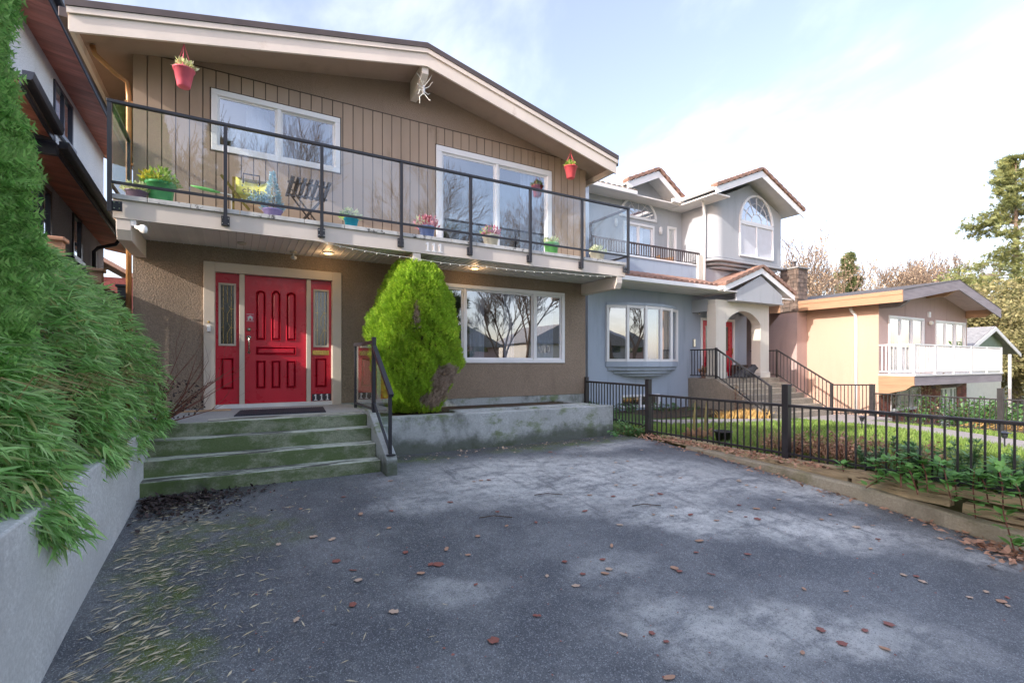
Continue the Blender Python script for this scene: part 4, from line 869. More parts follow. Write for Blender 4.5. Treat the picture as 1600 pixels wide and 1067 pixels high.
MB().box(9.5,12.7,yw+.45,yw+.5,1.2,3.2).build('room_lining',M['interior'],bf)
def bowslab(k,z0_,z1_,name):
    P=[(11.06+(x-11.06)*k,yw-(yw-y)*(1.15 if k>=1 else k)) for x,y in bowN]; P=[(P[0][0],yw-.001)]+P+[(P[-1][0],yw-.001)]
    MB().pz(P,z0_,z1_).build(name,M['blue'],B)
bowslab(1.03,1.20,1.355,'bay_sill'); bowslab(.98,1.10,1.19,'bay_moulding'); bowslab(.82,1.0,1.09,'bay_moulding'); bowslab(.62,.92,.99,'bay_moulding'); bowslab(1.02,3.045,3.12,'bay_head')
window(B,10.16,11.78,-.07,.34,yw,(10.97,),.06,name='basement_window',sash=.02)
# doors
ed=MB(); ed.box(13.72,13.80,yw-.03,yw+.12,.83,2.86); ed.box(15.42,15.5,yw-.03,yw+.12,.83,2.86); ed.box(13.8,15.42,yw-.03,yw+.12,2.78,2.86); ef=ed.build('door_frame',M['white'],B)
for a,b_ in ((13.81,14.60),(14.62,15.41)):
    d=wall_y((a,b_,.85,2.77),[(a+.2,b_-.2,1.75,2.6)],yw+.02,yw+.06).build('entry_door',M['red'],B); MB().box(a+.19,b_-.19,yw+.03,yw+.04,1.74,2.61).build('glass',M['side_glass'],d); MB().box(a+.2,b_-.2,yw+.10,yw+.11,1.75,2.6).build('backing',M['curtain'],d)
    q=MB(); panel(q,a+.16,b_-.16,.98,1.55,yw+.023); q.build('door_panel',M['red'],d)
    MB().tube([(b_-.07,yw-.0,1.80),(b_-.07,yw-.05,1.84),(b_-.07,yw-.05,1.66),(b_-.07,yw,1.62)],.015,6).build('handle',M['brass'],d)
inst(text_mesh('1',.22,.01,M['ink'],'house_number'),'house_number',MB().box(13.62,13.705,yw-.012,yw-.001,2.95,3.2).build('number_plate',M['whitewall'],B),(13.66,yw-.015,2.99),(R(90),0,0))
MB().box(13.33,13.43,yw-.05,yw,1.86,2.12).build('mailbox',M['nickel'],B,bevel=.01)
# portico
pc=10.25
for x0,x1 in ((13.28,13.78),(15.58,16.06)):
    MB().box(x0,x1,pc,pc+.34,.83,3.2).build('column',M['cream'],B,bevel=.01); MB().pz([(x0-.03,pc-.03),(x1+.03,pc-.03),(x1+.03,pc+.37),(x0-.03,pc+.37)],.821,1.02).build('column_base',M['cream'],B,bevel=.015)
n=12; arc=[(13.78+1.8*i/n,2.62+.42*math.sin(math.pi*i/n)**.7) for i in range(n+1)]
MB().py([(13.281,3.35),(13.281,3.2),(13.78,3.2)]+[(x,z) for x,z in arc]+[(15.58,3.2),(16.058,3.2),(16.058,3.35)],pc+.001,pc+.30).build('arch_wall',M['cream'],B)
MB().box(13.28,13.5,pc+.31,yw-.001,3.0,3.4).build('portico_beam',M['grey'],B); MB().box(15.84,16.06,pc+.345,yw-.001,3.0,3.4).build('portico_beam',M['grey'],B)
MB().py([(13.86,3.36),(16.3,3.36),(16.3,3.62),(15.1,4.20),(13.86,3.62)],9.93,9.99).build('gable_wall',M['grey'],B)
MB().box(13.84,16.32,9.9,pc+.3,3.30,3.355).build('portico_soffit',M['grey'],B)
r4=gable_roof(B,13.2,15.08,16.93,3.72,4.44,3.66,9.86,11.0,fh=.18,tl_h=.3)
MB().box(13.12,13.2,9.9,10.05,3.6,3.72).build('gutter_end',M['white'],r4)
MB().box(13.2,13.86,9.9,11.1,3.56,3.60).build('soffit',M['vinyl_soffit'],r4); MB().box(16.3,16.9,9.9,11.1,3.50,3.54).build('soffit',M['vinyl_soffit'],r4)
# landing, stairs, railings
bs=thing('entry_stairs',(14.8,9.3,-.3),'wide pebbled concrete stairs with black rails up to the blue house door','stairs')
MB().box(13.1,16.45,10.10,11.19,-.6,.82).build('landing',M['pebble'],bs,bevel=.01)
for k in range(1,7): MB().box(13.2,16.4,10.10-.29*k,10.10-.29*(k-1)+.0 if k>1 else 10.098,-.6,.82-.16*k).build('step',M['pebble'],bs,bevel=.01)
MB().px([(10.098,-.6),(10.098,.80),(9.2,.30),(9.2,-.6)],13.09,13.199).build('stringer',M['pebble'],bs)
for x in (13.17,16.36):
    rl=MB().bar((x,10.14,1.76),(x,8.36,.66),.05,.045).build('handrail',M['fence_black'],bs); MB().bar((x,10.14,.92),(x,8.36,-.18),.03,.03).build('lower_rail',M['fence_black'],rl)
    for k in range(15): y=10.02-.115*k; zb_=.92-(10.14-y)*1.1/1.78; MB().box(x-.009,x+.009,y-.009,y+.009,zb_,zb_+.83).build('baluster',M['fence_black'],rl)
    for y,z0_,z1_ in ((10.15,.82,1.80),(8.36,-.3,.68)): MB().box(x-.03,x+.03,y-.03,y+.03,z0_,z1_).build('newel_post',M['fence_black'],rl)
    r2_=MB().box(x-.02,x+.02,10.18,11.15,1.73,1.77).build('landing_rail',M['fence_black'],bs); MB().box(x-.015,x+.015,10.18,11.15,.90,.93).build('lower_rail',M['fence_black'],r2_)
    for k in range(8): MB().box(x-.009,x+.009,10.28+k*.115,10.298+k*.115,.93,1.73).build('baluster',M['fence_black'],r2_)
# ---------------------------------------------------------------- orange house
O=thing('orange_house',(22,8,-1.2),'orange and pink stucco house with a stone chimney and white balcony','house')
ox,oy=18.6,8.04
MB().box(ox,ox+.2,oy+.2,22,-2.2,3.45).build('side_wall',M['orange'],O)
wall_y((ox,25.8,.62,3.42),[(19.25,21.9,.97,2.94),(22.85,25.6,.97,2.93)],oy,oy+.2).build('front_wall',M['pink'],O)
MB().py([(ox,3.421),(25.8,3.421),(25.8,3.46),(22.2,4.1),(ox,3.50)],oy,oy+.2).build('gable_wall',M['pink'],O)
MB().box(ox-.012,ox-.001,oy-.001,9.2,-2,3.4).build('corner_paint',M['orange'],O)
lh=[(19.5,21.75,-.35,.45),(23.45,24.95,-1.3,.45)]
wall_y((ox+.01,25.9,-2.2,.61),lh,oy+.05,oy+.2).build('lower_wall',M['mortar'],O)
# bricks of the lower wall
bk=MB()
r_=random.Random(9)
z=-2.0; row=0
while z<.58:
    x=ox+.02-(.11 if row%2 else 0)
    while x<25.88:
        a,b_=max(x,ox+.02),min(x+.205,25.88); c,d=z,z+.062
        for rr in rects_minus((a,b_,c,d),lh):
            if rr[1]-rr[0]>.02 and rr[3]-rr[2]>.03: bk.box(rr[0],rr[1],oy+.035+r_.uniform(-.004,.004),oy+.06,rr[2],rr[3])
        x+=.218
    z+=.075; row+=1
tag(bk.build('bricks',M['brick'],O),kind='stuff')
window(O,19.25,21.9,.97,2.94,oy,(20.12,21.0),.07,curt=[(20.2,20.95)],curtmat='curtain',name='balcony_window',sash=.04)
window(O,22.85,25.6,.97,2.93,oy,(23.75,24.7),.07,curt=[(23.85,24.6)],curtmat='curtain',name='balcony_window',sash=.04)
window(O,19.5,21.75,-.35,.45,oy+.05,(20.2,21.1),.06,name='lower_window',sash=.03)
ld=MB().box(23.45,24.95,oy+.06,oy+.16,-1.3,.45).build('white_door',M['whitewall'],O)
for a in (23.6,23.95,24.45,24.8): MB().box(a-.06,a+.06,oy+.052,oy+.058,-.6,.3).build('door_glass',M['side_glass'],ld)
MB().box(22.2,22.35,oy-.06,oy,3.0,3.2).build('wall_lamp',M['white'],O); MB().lathe([(0,0),(.07,.03),(.08,.1),(.03,.15),(0,.15)],(22.3,oy-.08,2.72),10).build('lamp_globe',M['bulb'],O,smooth=True)
MB().box(25.3,25.5,oy-.02,oy+.04,-.55,-.25).build('mailbox',M['white'],O)
# roof
xe,xp_,xr_=18.0,22.2,26.15; yf=7.12; ze,zp_,zr_=3.58,4.24,3.42
orf=MB().py([(xe,ze),(xp_,zp_),(xr_,zr_),(xr_,zr_-.12),(xp_,zp_-.12),(xe,ze-.12)],yf+.04,20).build('roof',M['pink'],O)
MB().py([(xe,ze+.02),(xp_,zp_+.02),(xr_,zr_+.02),(xr_,zr_+.002),(xp_,zp_+.002),(xe,ze+.002)],yf-.01,20).build('roofing',M['roofing'],orf)
MB().py([(xe,ze),(xp_,zp_),(xp_,zp_-.34),(xe,ze-.34)],yf,yf+.038).build('fascia_board',M['greytimber'],orf); MB().py([(xp_,zp_),(xr_,zr_),(xr_,zr_-.34),(xp_,zp_-.34)],yf,yf+.038).build('fascia_board',M['greytimber'],orf)
MB().box(xe-.04,xe,yf,20,ze-.36,ze-.01).build('side_fascia',M['rust'],orf); MB().box(xe-.06,xe-.041,yf,20,ze-.12,ze+.0).build('side_trim',M['rust'],orf)
for x in (18.65,22.15,25.7):
    zz=min(3.42,3.42) if x!=22.15 else 4.0
    MB().px([(oy-.01,zz),(oy-.01,zz-.3),(yf+.35,zz-.3),(yf+.12,zz-.15),(yf+.1,zz)],x-.08,x+.08).build('roof_beam',M['greytimber' if x<20 else 'rust'],O)
# balcony
odk=MB().box(ox,26.0,7.10,oy-.001,.80,.90).build('balcony_deck',M['whitewall'],O); MB().box(ox-.001,26.0,7.06,7.099,.60,.90).build('deck_fascia',M['greytimber'],odk); MB().box(ox-.03,ox-.002,7.06,oy,.60,.90).build('deck_fascia',M['rust'],odk); MB().box(ox-.04,26.05,7.03,oy-.002,.901,.95).build('deck_edge',M['whitewall'],odk)
MB().px([(oy+.0,.595),(oy,.25),(7.3,.45),(7.12,.595)],ox-.02,ox+.12).build('deck_bracket',M['rust'],O); MB().px([(oy+.0,.595),(oy,.35),(7.3,.45),(7.12,.595)],22.5,22.6).build('deck_bracket',M['greytimber'],O)
orl=thing('white_railing',(22,7.1,.95),'white metal railing with thin balusters round the orange house balcony','railing')
MB().box(ox-.02,26.02,7.06,7.11,1.89,1.93).build('top_rail',M['white'],orl); MB().box(ox-.02,26.02,7.07,7.10,1.02,1.05).build('lower_rail',M['white'],orl)
MB().box(ox-.02,ox+.03,7.11,oy-.01,1.89,1.93).build('top_rail',M['white'],orl); MB().box(ox-.01,ox+.02,7.11,oy-.01,1.02,1.05).build('lower_rail',M['white'],orl)
bm2=local_mesh(MB().box(-.012,.012,-.012,.012,0,.86),'baluster',M['white']); pm2=local_mesh(MB().box(-.03,.03,-.03,.03,0,.98),'post',M['white'])
for i in range(62): inst(bm2,'baluster',orl,(ox+.05+i*.119,7.085,1.04))
for i in range(8): inst(bm2,'baluster',orl,(ox+.005,7.19+i*.108,1.04))
for i in range(6): inst(pm2,'post',orl,(ox+i*1.478+.01,7.085,.951))
# chimney
MB().box(17.93,18.55,10.36,10.98,3.2,4.80).build('chimney_core',M['mortar'],O)
chm=O; z=3.22; row=0; r_=random.Random(3)
while z<4.74:
    h_=.15+.03*((row*5)%3)
    y=10.35; 
    while y<10.97:
        l_=min(r_.choice([.13,.2,.26]),10.99-y); 
        if l_>.05: MB().box(17.91-r_.uniform(0,.02),17.95,y+.006,y+l_-.006,z+.006,min(z+h_,4.79)-.006).build('chimney_stone',M['stone'],chm)
        y+=l_
    x=17.93
    while x<18.54:
        l_=min(r_.choice([.15,.22,.3]),18.56-x)
        if l_>.05: MB().box(x+.006,x+l_-.006,10.34-r_.uniform(0,.015),10.37,z+.006,min(z+h_,4.79)-.006).build('chimney_stone',M['stone'],chm)
        x+=l_
    z+=h_
MB().box(17.86,18.62,10.28,11.05,4.801,4.86).build('chimney_cap',M['shingle'],O); MB().lathe([(.09,0),(.07,.04),(.07,.2),(.11,.21),(.11,.25),(.0,.28)],(18.2,10.65,4.86),12).build('chimney_flue',M['flash'],O)
MB().px([(10.38,3.199),(10.98,3.199),(12.5,1.6),(12.5,-2),(10.38,-2)],17.95,18.598).build('chimney_base',M['pink'],O)
MB().tube([(18.35,8.78,3.2),(18.38,8.76,3.1),(18.54,8.72,2.98),(18.54,8.70,2.85),(18.54,8.70,-1)],.05,8).build('downspout',M['white'],O,smooth=True)
# ---------------------------------------------------------------- green cottage behind
G=thing('green_cottage',(31.5,9,-.8),'small sage green gabled cottage with white trim beyond the orange house','house')
MB().py([(28.9,2.0),(33.2,2.0),(33.2,2.5),(31.35,2.9),(28.9,2.2)],9,18).build('gable_wall',M['green_siding'],G); MB().box(28.9,33.1,9.02,18,-1.8,1.99).build('wall',M['pale'],G)
MB().py([(28.3,1.95),(31.35,3.02),(34.7,1.80),(34.7,1.62),(31.35,2.84),(28.3,1.77)],8.7,8.74).build('barge_board',M['white'],G); MB().py([(28.3,2.0),(31.35,3.06),(34.7,1.84),(34.7,1.76),(31.35,2.98),(28.3,1.92)],8.741,18).build('roof',M['shingle'],G)
MB().box(33.6,33.72,8.8,8.9,-1.8,1.75).build('porch_post',M['white'],G)
# ---------------------------------------------------------------- left neighbour house
NH=thing('neighbour_house',(-5,12,0),'tall white pebbledash house with dark red soffits close on the left','house')
nx=-3.2
def wallx(x0,x1,rect,holes,mb=None):
    mb=mb or MB()
    for a,b_,c,d in rects_minus(rect,holes): mb.box(x0,x1,a,b_,c,d)
    return mb
wallx(nx-.2,nx,(9.6,17.4,4.9,7.7),[(13.1,14.37,6.1,7.05)]).build('upper_wall',M['pebbledash'],NH); wallx(nx-.2,nx,(9.6,17.4,-.2,4.899),[(14.4,15.1,3.7,4.7),(12.0,12.9,3.6,4.7)]).build('lower_wall',M['shaded_dash'],NH)
MB().box(-12,nx-.2,9.6,9.8,-.2,7.3).build('front_wall',M['pebbledash'],NH); MB().box(-12,nx-.2,17.2,17.4,-.2,7.3).build('back_wall',M['pebbledash'],NH)
def window_x(y0,y1,z0,z1,mull):
    f=MB(); xa=nx-.05; xb=nx+.03; t=.07; f.box(xa,xb,y0,y1,z0,z0+t); f.box(xa,xb,y0,y1,z1-t,z1); f.box(xa,xb,y0,y0+t,z0+t,z1-t); f.box(xa,xb,y1-t,y1,z0+t,z1-t)
    for m_ in mull: f.box(xa+.01,xb-.01,m_-.03,m_+.03,z0+t,z1-t)
    fr=f.build('window',M['darkgutter'],NH); MB().box(nx-.02,nx-.012,y0+.06,y1-.06,z0+.06,z1-.06).build('pane',M['pane'],fr); MB().box(nx-.5,nx-.3,y0-.1,y1+.1,z0-.1,z1+.1).build('room_lining',M['curtain'],fr); MB().box(nx-.01,nx+.07,y0-.1,y1+.1,z0-.08,z0-.001).build('sill',M['darkgutter'],fr)
window_x(13.1,14.37,6.1,7.05,(13.75,)); window_x(14.4,15.1,3.7,4.7,()); window_x(12.0,12.9,3.6,4.7,(12.45,))
def eave(ya,yb,za,zb,xo=-2.6,xi=nx,rise=.22,name='eave_roof',ends=True,th=.13):
    """boxed eave along the house side: roof slab, gutter and soffit planks"""
    e=MB().add([(xo,ya,za),(xo,yb,zb),(xi-.3,yb,zb+rise+.25),(xi-.3,ya,za+rise+.25),(xo,ya,za-.03),(xo,yb,zb-.03),(xi-.3,yb,zb+rise-.03),(xi-.3,ya,za+rise-.03)],[(0,1,2,3),(4,7,6,5),(0,4,5,1),(1,5,6,2),(2,6,7,3),(3,7,4,0)]).build(name,M['roofing'],NH)
    MB().add([(xo,ya,za),(xo+.09,ya,za),(xo+.11,ya,za+.02),(xo+.13,ya,za+.12),(xo,ya,za+.12),(xo,yb,zb),(xo+.09,yb,zb),(xo+.11,yb,zb+.02),(xo+.13,yb,zb+.12),(xo,yb,zb+.12)],[(4,3,2,1,0),(5,6,7,8,9)]+[(i,(i+1)%5,5+(i+1)%5,5+i) for i in range(5)]).build('gutter',M['darkgutter'],e)
    MB().bar((xo-.015,ya,za-.03),(xo-.015,yb,zb-.03),.025,.18).build('fascia_board',M['darkgutter'],e)
    n=int((yb-ya)/.135)
    for i in range(n):
        y0_=ya+(yb-ya)*i/n+.004; y1_=ya+(yb-ya)*(i+1)/n-.004; z0_=za+(zb-za)*i/n-.05; dz=(zb-za)/n
        MB().add([(xo-.02,y0_,z0_),(xo-.02,y1_,z0_+dz),(xi,y1_,z0_+dz+.1),(xi,y0_,z0_+.1),(xo-.02,y0_,z0_-.015),(xo-.02,y1_,z0_+dz-.015),(xi,y1_,z0_+dz+.085),(xi,y0_,z0_+.085)],[(0,1,2,3),(4,7,6,5),(0,4,5,1),(1,5,6,2),(2,6,7,3),(3,7,4,0)]).build('soffit_plank',M['redbrown'],e)
    return e
eave(9.0,18.0,7.32,7.08); e2=eave(10.94,17.6,4.95,4.48); e3=eave(9.3,10.7,5.30,5.08,name='porch_roof')
MB().box(-6,-2.62,10.90,11.0,4.82,5.02).build('front_fascia',M['darkgutter'],e2); MB().box(-6,-3.2,11.0,11.1,4.9,5.0).build('front_fascia',M['darkgutter'],e2); MB().box(-6,-2.6,10.70,10.78,4.98,5.18).build('end_fascia',M['darkgutter'],e3)
MB().tube([(-2.62,16.0,4.5),(-2.7,16.0,4.38),(-3.05,16.0,4.25),(-3.13,16.0,4.15),(-3.13,16.0,.5)],.045,8).build('downspout',M['darkgutter'],NH,smooth=True)
MB().tube([(-3.3,17.55,7.0),(-3.3,17.55,.4)],.05,8).build('downspout',M['white'],NH)
# boundary fence on the left
LF=thing('board_fence',(-1.8,9,.6),'brown boarded garden fence between the bamboo and the neighbour house','fence')
for y,zz,m in ((7.45,2.76,'sunlit_post'),(9.35,2.72,'woodfence'),(11.3,2.75,'darkgutter'),(5.5,2.75,'woodfence'),(3.5,2.75,'woodfence')):
    po=MB().box(-1.87,-1.73,y-.07,y+.07,.55,zz-.05).build('post',M[m],LF); MB().box(-1.90,-1.70,y-.1,y+.1,zz-.049,zz).build('post_cap',M[m],po,bevel=.012)
for i in range(52):
    y=3.6+i*.15; 
    MB().box(-1.815,-1.79,y+.004,y+.146,.6,2.45).build('board',M['woodfence'],LF)
MB().box(-1.86,-1.75,3.5,11.3,2.451,2.50).build('cap_rail',M['woodfence'],LF); MB().box(-1.789,-1.75,3.5,11.3,2.25,2.32).build('rail',M['woodfence'],LF)
RH=thing('red_cottage',(-6,32,0),'far reddish brick cottage seen in the gap between the two left houses','house')
MB().box(-9,-4.5,31,38,-1,5.6).build('wall',M['brick'],RH); MB().py([(-10,5.4),(-6.8,7.2),(-3.8,5.4),(-3.8,5.2),(-6.8,7.0),(-10,5.2)],30.6,38).build('roof',M['tile'],RH)
# ---------------------------------------------------------------- fences of the blue house garden
pk=local_mesh(MB().box(-.009,.009,-.009,.009,0,1),'picket',M['fence_black'])
def rail_fence(name,pts,zr,zb,post_top,post_bot,label,cat='fence',sp=.105,posts=None,psz=.045,group=None):
    t=thing(name,(pts[0][0],pts[0][1],zb),label,cat,group)
    for (xa,ya),(xb,yb_) in zip(pts,pts[1:]):
        a=Vector((xa,ya,zr)); b_=Vector((xb,yb_,zr)); MB().bar(a,b_,.045,.04).build('top_rail',M['fence_black'],t,bevel=.008); MB().bar((xa,ya,zb),(xb,yb_,zb),.03,.028).build('lower_rail',M['fence_black'],t)
        n=int((b_-a).length/sp)
        for k in range(1,n): 
            p=a+(b_-a)*k/n; inst(pk,'picket',t,(p.x,p.y,zb-.05),None,(1,1,zr-zb+.04))
    for i,(x,y) in enumerate(posts if posts is not None else pts):
        po=MB().box(x-psz,x+psz,y-psz,y+psz,post_bot,post_top-.012).build('post',M['fence_black'],t,bevel=.004); MB().box(x-psz-.006,x+psz+.006,y-psz-.006,y+psz+.006,post_top-.011,post_top).build('post_cap',M['fence_black'],po,bevel=.003)
    return t
rail_fence('black_fence',[(6.7,6.64),(6.7,4.02),(6.7,1.40),(6.7,-1.2)],.725,.055,1.02,-.12,'black metal picket fence running along the kerb beside the driveway')
rail_fence('black_fence',[(6.98,8.85),(6.7,6.69)],.895,.15,1.0,.0,'short black picket fence between the brown house corner and first fence post',posts=[(6.98,8.85)])
rail_fence('garden_fence',[(17.3,7.66),(17.3,4.72),(17.3,1.75),(17.3,-1.2)],.37,-.42,.66,-.6,'black picket fence between the front gardens of blue and orange houses',psz=.06)
rail_fence('garden_fence',[(16.42,8.34),(17.3,7.72)],.63,-.25,.64,-.5,'short black picket fence joining the pebbled stairs and the garden fence',posts=[])
for i,(x,y,l) in enumerate(((12.8,5.88,'small black garden lamp beside the path near the pebbled stairs'),(11.8,3.17,'small black garden lamp beside the path near the right picture edge'))):
    t=thing('path_light',(x,y,zt(x)),l,'path light'); z=zt(x)+.01; MB().tube([(x,y,z),(x,y,z+.22)],.012,6).build('stake',M['black'],t); MB().lathe([(.03,0),(.045,.05),(.05,.09),(.10,.10),(.0,.13)],(x,y,z+.20),12).build('lamp_head',M['black'],t)
t=thing('plant_pot',(7.05,5.3,zt(7)),'empty black plastic plant pot standing on the lawn behind the fence','plant pot'); MB().lathe([(.10,0),(.135,.17),(.15,.175),(.15,.2),(.13,.2),(.12,.16),(0,.155)],(7.05,5.3,zt(7)+.02),18).build('pot_body',M['black_pot'],t,smooth=True)
# dog on the landing, wicker chair on the blue balcony
DG=thing('dog',(14.9,10.3,.82),'black dog lying on the landing of the pebbled stairs','dog')
me=bpy.data.meshes.new('dog_body'); dx,dy,dz=14.72,10.2,.82
DV=[(-.42,0,.12,.11),(-.25,0,.15,.14),(0,0,.16,.14),(.18,0,.19,.13),(.30,0,.28,.085),(.38,-.02,.36,.085),(.50,-.05,.33,.045),(.56,-.06,.31,.03),(.22,-.1,.06,.045),(.42,-.13,.04,.03),(.55,-.13,.035,.03),(-.38,-.14,.07,.06),(-.2,-.2,.04,.03),(-.6,.05,.05,.025),(-.75,.1,.03,.015),(.37,.05,.45,.02),(.36,-.07,.45,.02)]
DE=[(0,1),(1,2),(2,3),(3,4),(4,5),(5,6),(6,7),(3,8),(8,9),(9,10),(0,11),(11,12),(0,13),(13,14),(5,15),(5,16)]
me.from_pydata([(dx+a-14.9,dy+b_-10.3,dz+c-.82) for a,b_,c,_ in DV],DE,[]); o=bpy.data.objects.new('dog_body',me); COL.objects.link(o); o.parent=DG; me.materials.append(M['fur'])
sk=o.modifiers.new('skin','SKIN'); 
for i,v in enumerate(me.skin_vertices[0].data): v.radius=(DV[i][3],DV[i][3]); v.use_root=(i==2)
o.modifiers.new('sub','SUBSURF').levels=1; o.modifiers['sub'].render_levels=2
t=thing('lattice_planter',(15.6,11.0,.82),'dark lattice box standing behind the black dog on the landing','planter'); q=MB()
for k in range(6):
    for j in range(3): q.box(15.25+k*.09,15.31+k*.09,10.86,10.9,.87+j*.13,.95+j*.13)
MB().box(15.2,15.85,10.901,11.1,.82,1.25).build('box_body',M['darkwood'],t); tag(q.build('lattice',M['black'],t),kind='stuff')
t=thing('wicker_chair',(12.5,11.5,4.0),'brown wicker chair on the balcony of the blue house','chair'); MB().lathe([(.28,0),(.3,.38),(.31,.4),(0,.4)],(12.55,11.6,4.0),14).build('seat',M['wicker'],t); 
q=MB(); 
q.ext([(12.55+.3*math.cos(R(a)),11.6+.3*math.sin(R(a)),4.4) for a in range(0,181,20)]+[(12.55+.26*math.cos(R(a)),11.6+.26*math.sin(R(a)),4.4) for a in range(180,-1,-20)],[(12.55+.34*math.cos(R(a)),11.6+.34*math.sin(R(a)),4.9) for a in range(0,181,20)]+[(12.55+.30*math.cos(R(a)),11.6+.30*math.sin(R(a)),4.9) for a in range(180,-1,-20)]).build('backrest',M['wicker'],t)
t=thing('terracotta_pot',(13.3,10.9,.82),'small plant pots with dried plant on the landing beside the red doors','plant pot'); MB().lathe([(.1,0),(.15,.18),(0,.17)],(13.38,10.75,.82),12).build('pot_body',M['tile'],t); flower_cloud((13.38,10.75,1.0),.14,60,'weed',t,'plant',.12)
# ================================================================ plants
def ellip(n,c,r,zmin=-1,zmax=1,shell=.35,seed=0):
    g=np.random.default_rng(seed); D=g.normal(0,1,(int(n*1.6)+10,3)); D/=np.linalg.norm(D,axis=1)[:,None]; D=D[(D[:,2]>=zmin)&(D[:,2]<=zmax)][:n]; k=1-shell*g.random((len(D),1))**1.5
    return D*k*np.array(r)+np.array(c),D
SPV,SPF=spray_template(9,1,.55); SPV2,SPF2=spray_template(7,5,.8); FEV,FEF=feather_template(6,3)
# lime green thuja bush in the planter: radius as a function of height, lumpy
def column_plant(cx,cy,z0,z1,rfun,n,m,parent,name,size,seed,lump=.12,updir=.7,out=1.0,front=None,spv=FEV,spf=FEF,patch=None,patchmat=None,droop=0,flatten=1):
    g=np.random.default_rng(seed); z=z0+(z1-z0)*g.random(n); a=g.random(n)*6.283
    t=(z-z0)/(z1-z0); r=np.array([rfun(x) for x in t]); L_=lump*(np.sin(a*3+z*4+seed)+np.sin(a*5-z*7)+np.sin(a*11+z*15)*.6)*.5
    r=r*(1+L_)*(1-.22*g.random(n)**2)
    P=np.stack([cx+r*np.cos(a),cy+r*np.sin(a)*flatten,z],1); D=np.stack([np.cos(a)*out,np.sin(a)*out,updir-droop+0*a],1)+g.normal(0,.28,(n,3)); D[:,2]+=np.clip((t-.85)*6,0,1)
    sz=size*(.6+.7*g.random(n)); roll=g.random(n)*6.283
    if patch is not None:
        pm=patch(P); V,F=scatter(P[pm],D[pm],spv,spf,sz[pm]*.8,roll[pm]); tag(npmesh('dead_foliage',V,F,M[patchmat],parent),kind='stuff'); P,D,sz,roll=P[~pm],D[~pm],sz[~pm],roll[~pm]
    V,F=scatter(P,D,spv,spf,sz,roll); return tag(npmesh(name,V,F,M[m],parent),kind='stuff')
LT=thing('thuja_bush',(2.62,7.85,.48),'bright lime green thuja bush before the house with a brown dead patch low down','bush')
def rb(t): return .50+.24*math.sin(min(t*1.5,1)*math.pi*.5) if t<.45 else .74-.34*((t-.45)/.55)**1.8
rbush=lambda t:(.93-.30*t**14)*(.40+.34*math.sin(min(1,t/.45)*math.pi/2) if t<.45 else .74-.36*((t-.45)/.55)**1.6)
bushpatch=lambda P:((P[:,0]-3.0)**2/.09+(P[:,2]-.95)**2/.11+(P[:,1]-7.5)**2/.5<1)|((P[:,0]-2.78)**2/.06+(P[:,2]-.68)**2/.02+(P[:,1]-7.5)**2/.3<1)|(((P[:,0]-2.44)**2/.0022+(P[:,2]-2.0)**2/.05+(P[:,1]-7.3)**2/.3)<1)
column_plant(2.62,7.92,.50,2.92,rbush,24000,'lime',LT,'foliage',.115,4,.15,1.0,.75,patch=bushpatch,patchmat='deadspray')
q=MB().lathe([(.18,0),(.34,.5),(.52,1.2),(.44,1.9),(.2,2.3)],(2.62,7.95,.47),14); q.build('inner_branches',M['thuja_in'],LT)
MB().tube([(2.65,7.9,.4),(2.63,7.9,1.6)],[.07,.03],8).build('trunk',M['bark_dark'],LT)
# tall thuja at the left edge, and an unseen row added to shade the driveway
rth=lambda t:.50+.05*math.sin(t*9)-.25*max(0,(t-.6)/.4)
def thuja(x,y,z1,label,n,seed,size=.24,k=1.0,z0=.45):
    t=thing('thuja_tree',(x,y,.55),label,'conifer','unseen thuja trees added to shade the driveway' if seed!=11 else None)
    column_plant(x,y,z0,z1,lambda u:rth(u)*k,n,'thuja',t,'foliage',size,seed,.16,.15,1.0,droop=.1)
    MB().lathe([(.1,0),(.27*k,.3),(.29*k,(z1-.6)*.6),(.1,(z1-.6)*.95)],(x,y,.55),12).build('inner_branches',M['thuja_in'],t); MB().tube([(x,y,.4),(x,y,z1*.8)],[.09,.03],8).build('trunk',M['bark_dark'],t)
thuja(-1.60,3.7,6.2,'tall feathery green thuja at the left picture edge beside the bamboo',34000,11,.135,.93,.35)
for i,(x,y) in enumerate(((-5.2,5.2),(-5.3,3.9),(-5.2,2.6),(-5.3,1.3),(-5.2,0.0),(-5.3,-1.3),(-5.2,-2.6),(-5.3,-3.9))): thuja(x,y,6.6,'tall green thuja in the unseen row added beyond the board fence as sun shade',5000,20+i,.30,1.75)
# bamboo spilling over the wall
BB=thing('bamboo',(-1.3,5.2,.58),'dense leafy green bamboo spilling over the concrete wall on the left','bamboo')
g=np.random.default_rng(5)
def bamboo_pts(n,g):
    y=3.0+3.75*g.random(n)**.85; k=(y-3.0)/3.75
    top=1.42+.93*np.sin(np.clip((y-3.0)/2.7,0,1)*1.57)-.25*np.clip((y-6.1)/.7,0,1); a=g.random(n)*1.9-.32   # angle: 0 = facing the drive, pi/2 = top
    rx=.95; cx=-1.6
    edge=-.93+.11*np.sin(y*4.1)+.05*np.sin(y*9.7)+.10*np.clip((y-5.3)/1.2,0,1)
    x=cx+(edge-cx)*np.cos(np.clip(a,0,2)); zb=.62+.1*np.sin(y*3)
    z=zb+(top-zb)*np.sin(np.clip(a,0,1.57)); low=a<0; z=np.where(low,zb+a*.62*(.6+.4*np.sin(y*5.3+1)),z)
    x=np.where(low,edge+.02*g.normal(0,1,n),x)
    dn=1-.25*g.random(n)**1.6
    return np.stack([cx+(x-cx)*dn,y+g.normal(0,.04,n),zb*0+.55+(z-.55)*np.where(low,1,dn)],1),a
NN=3300; PN,a=bamboo_pts(NN,g)
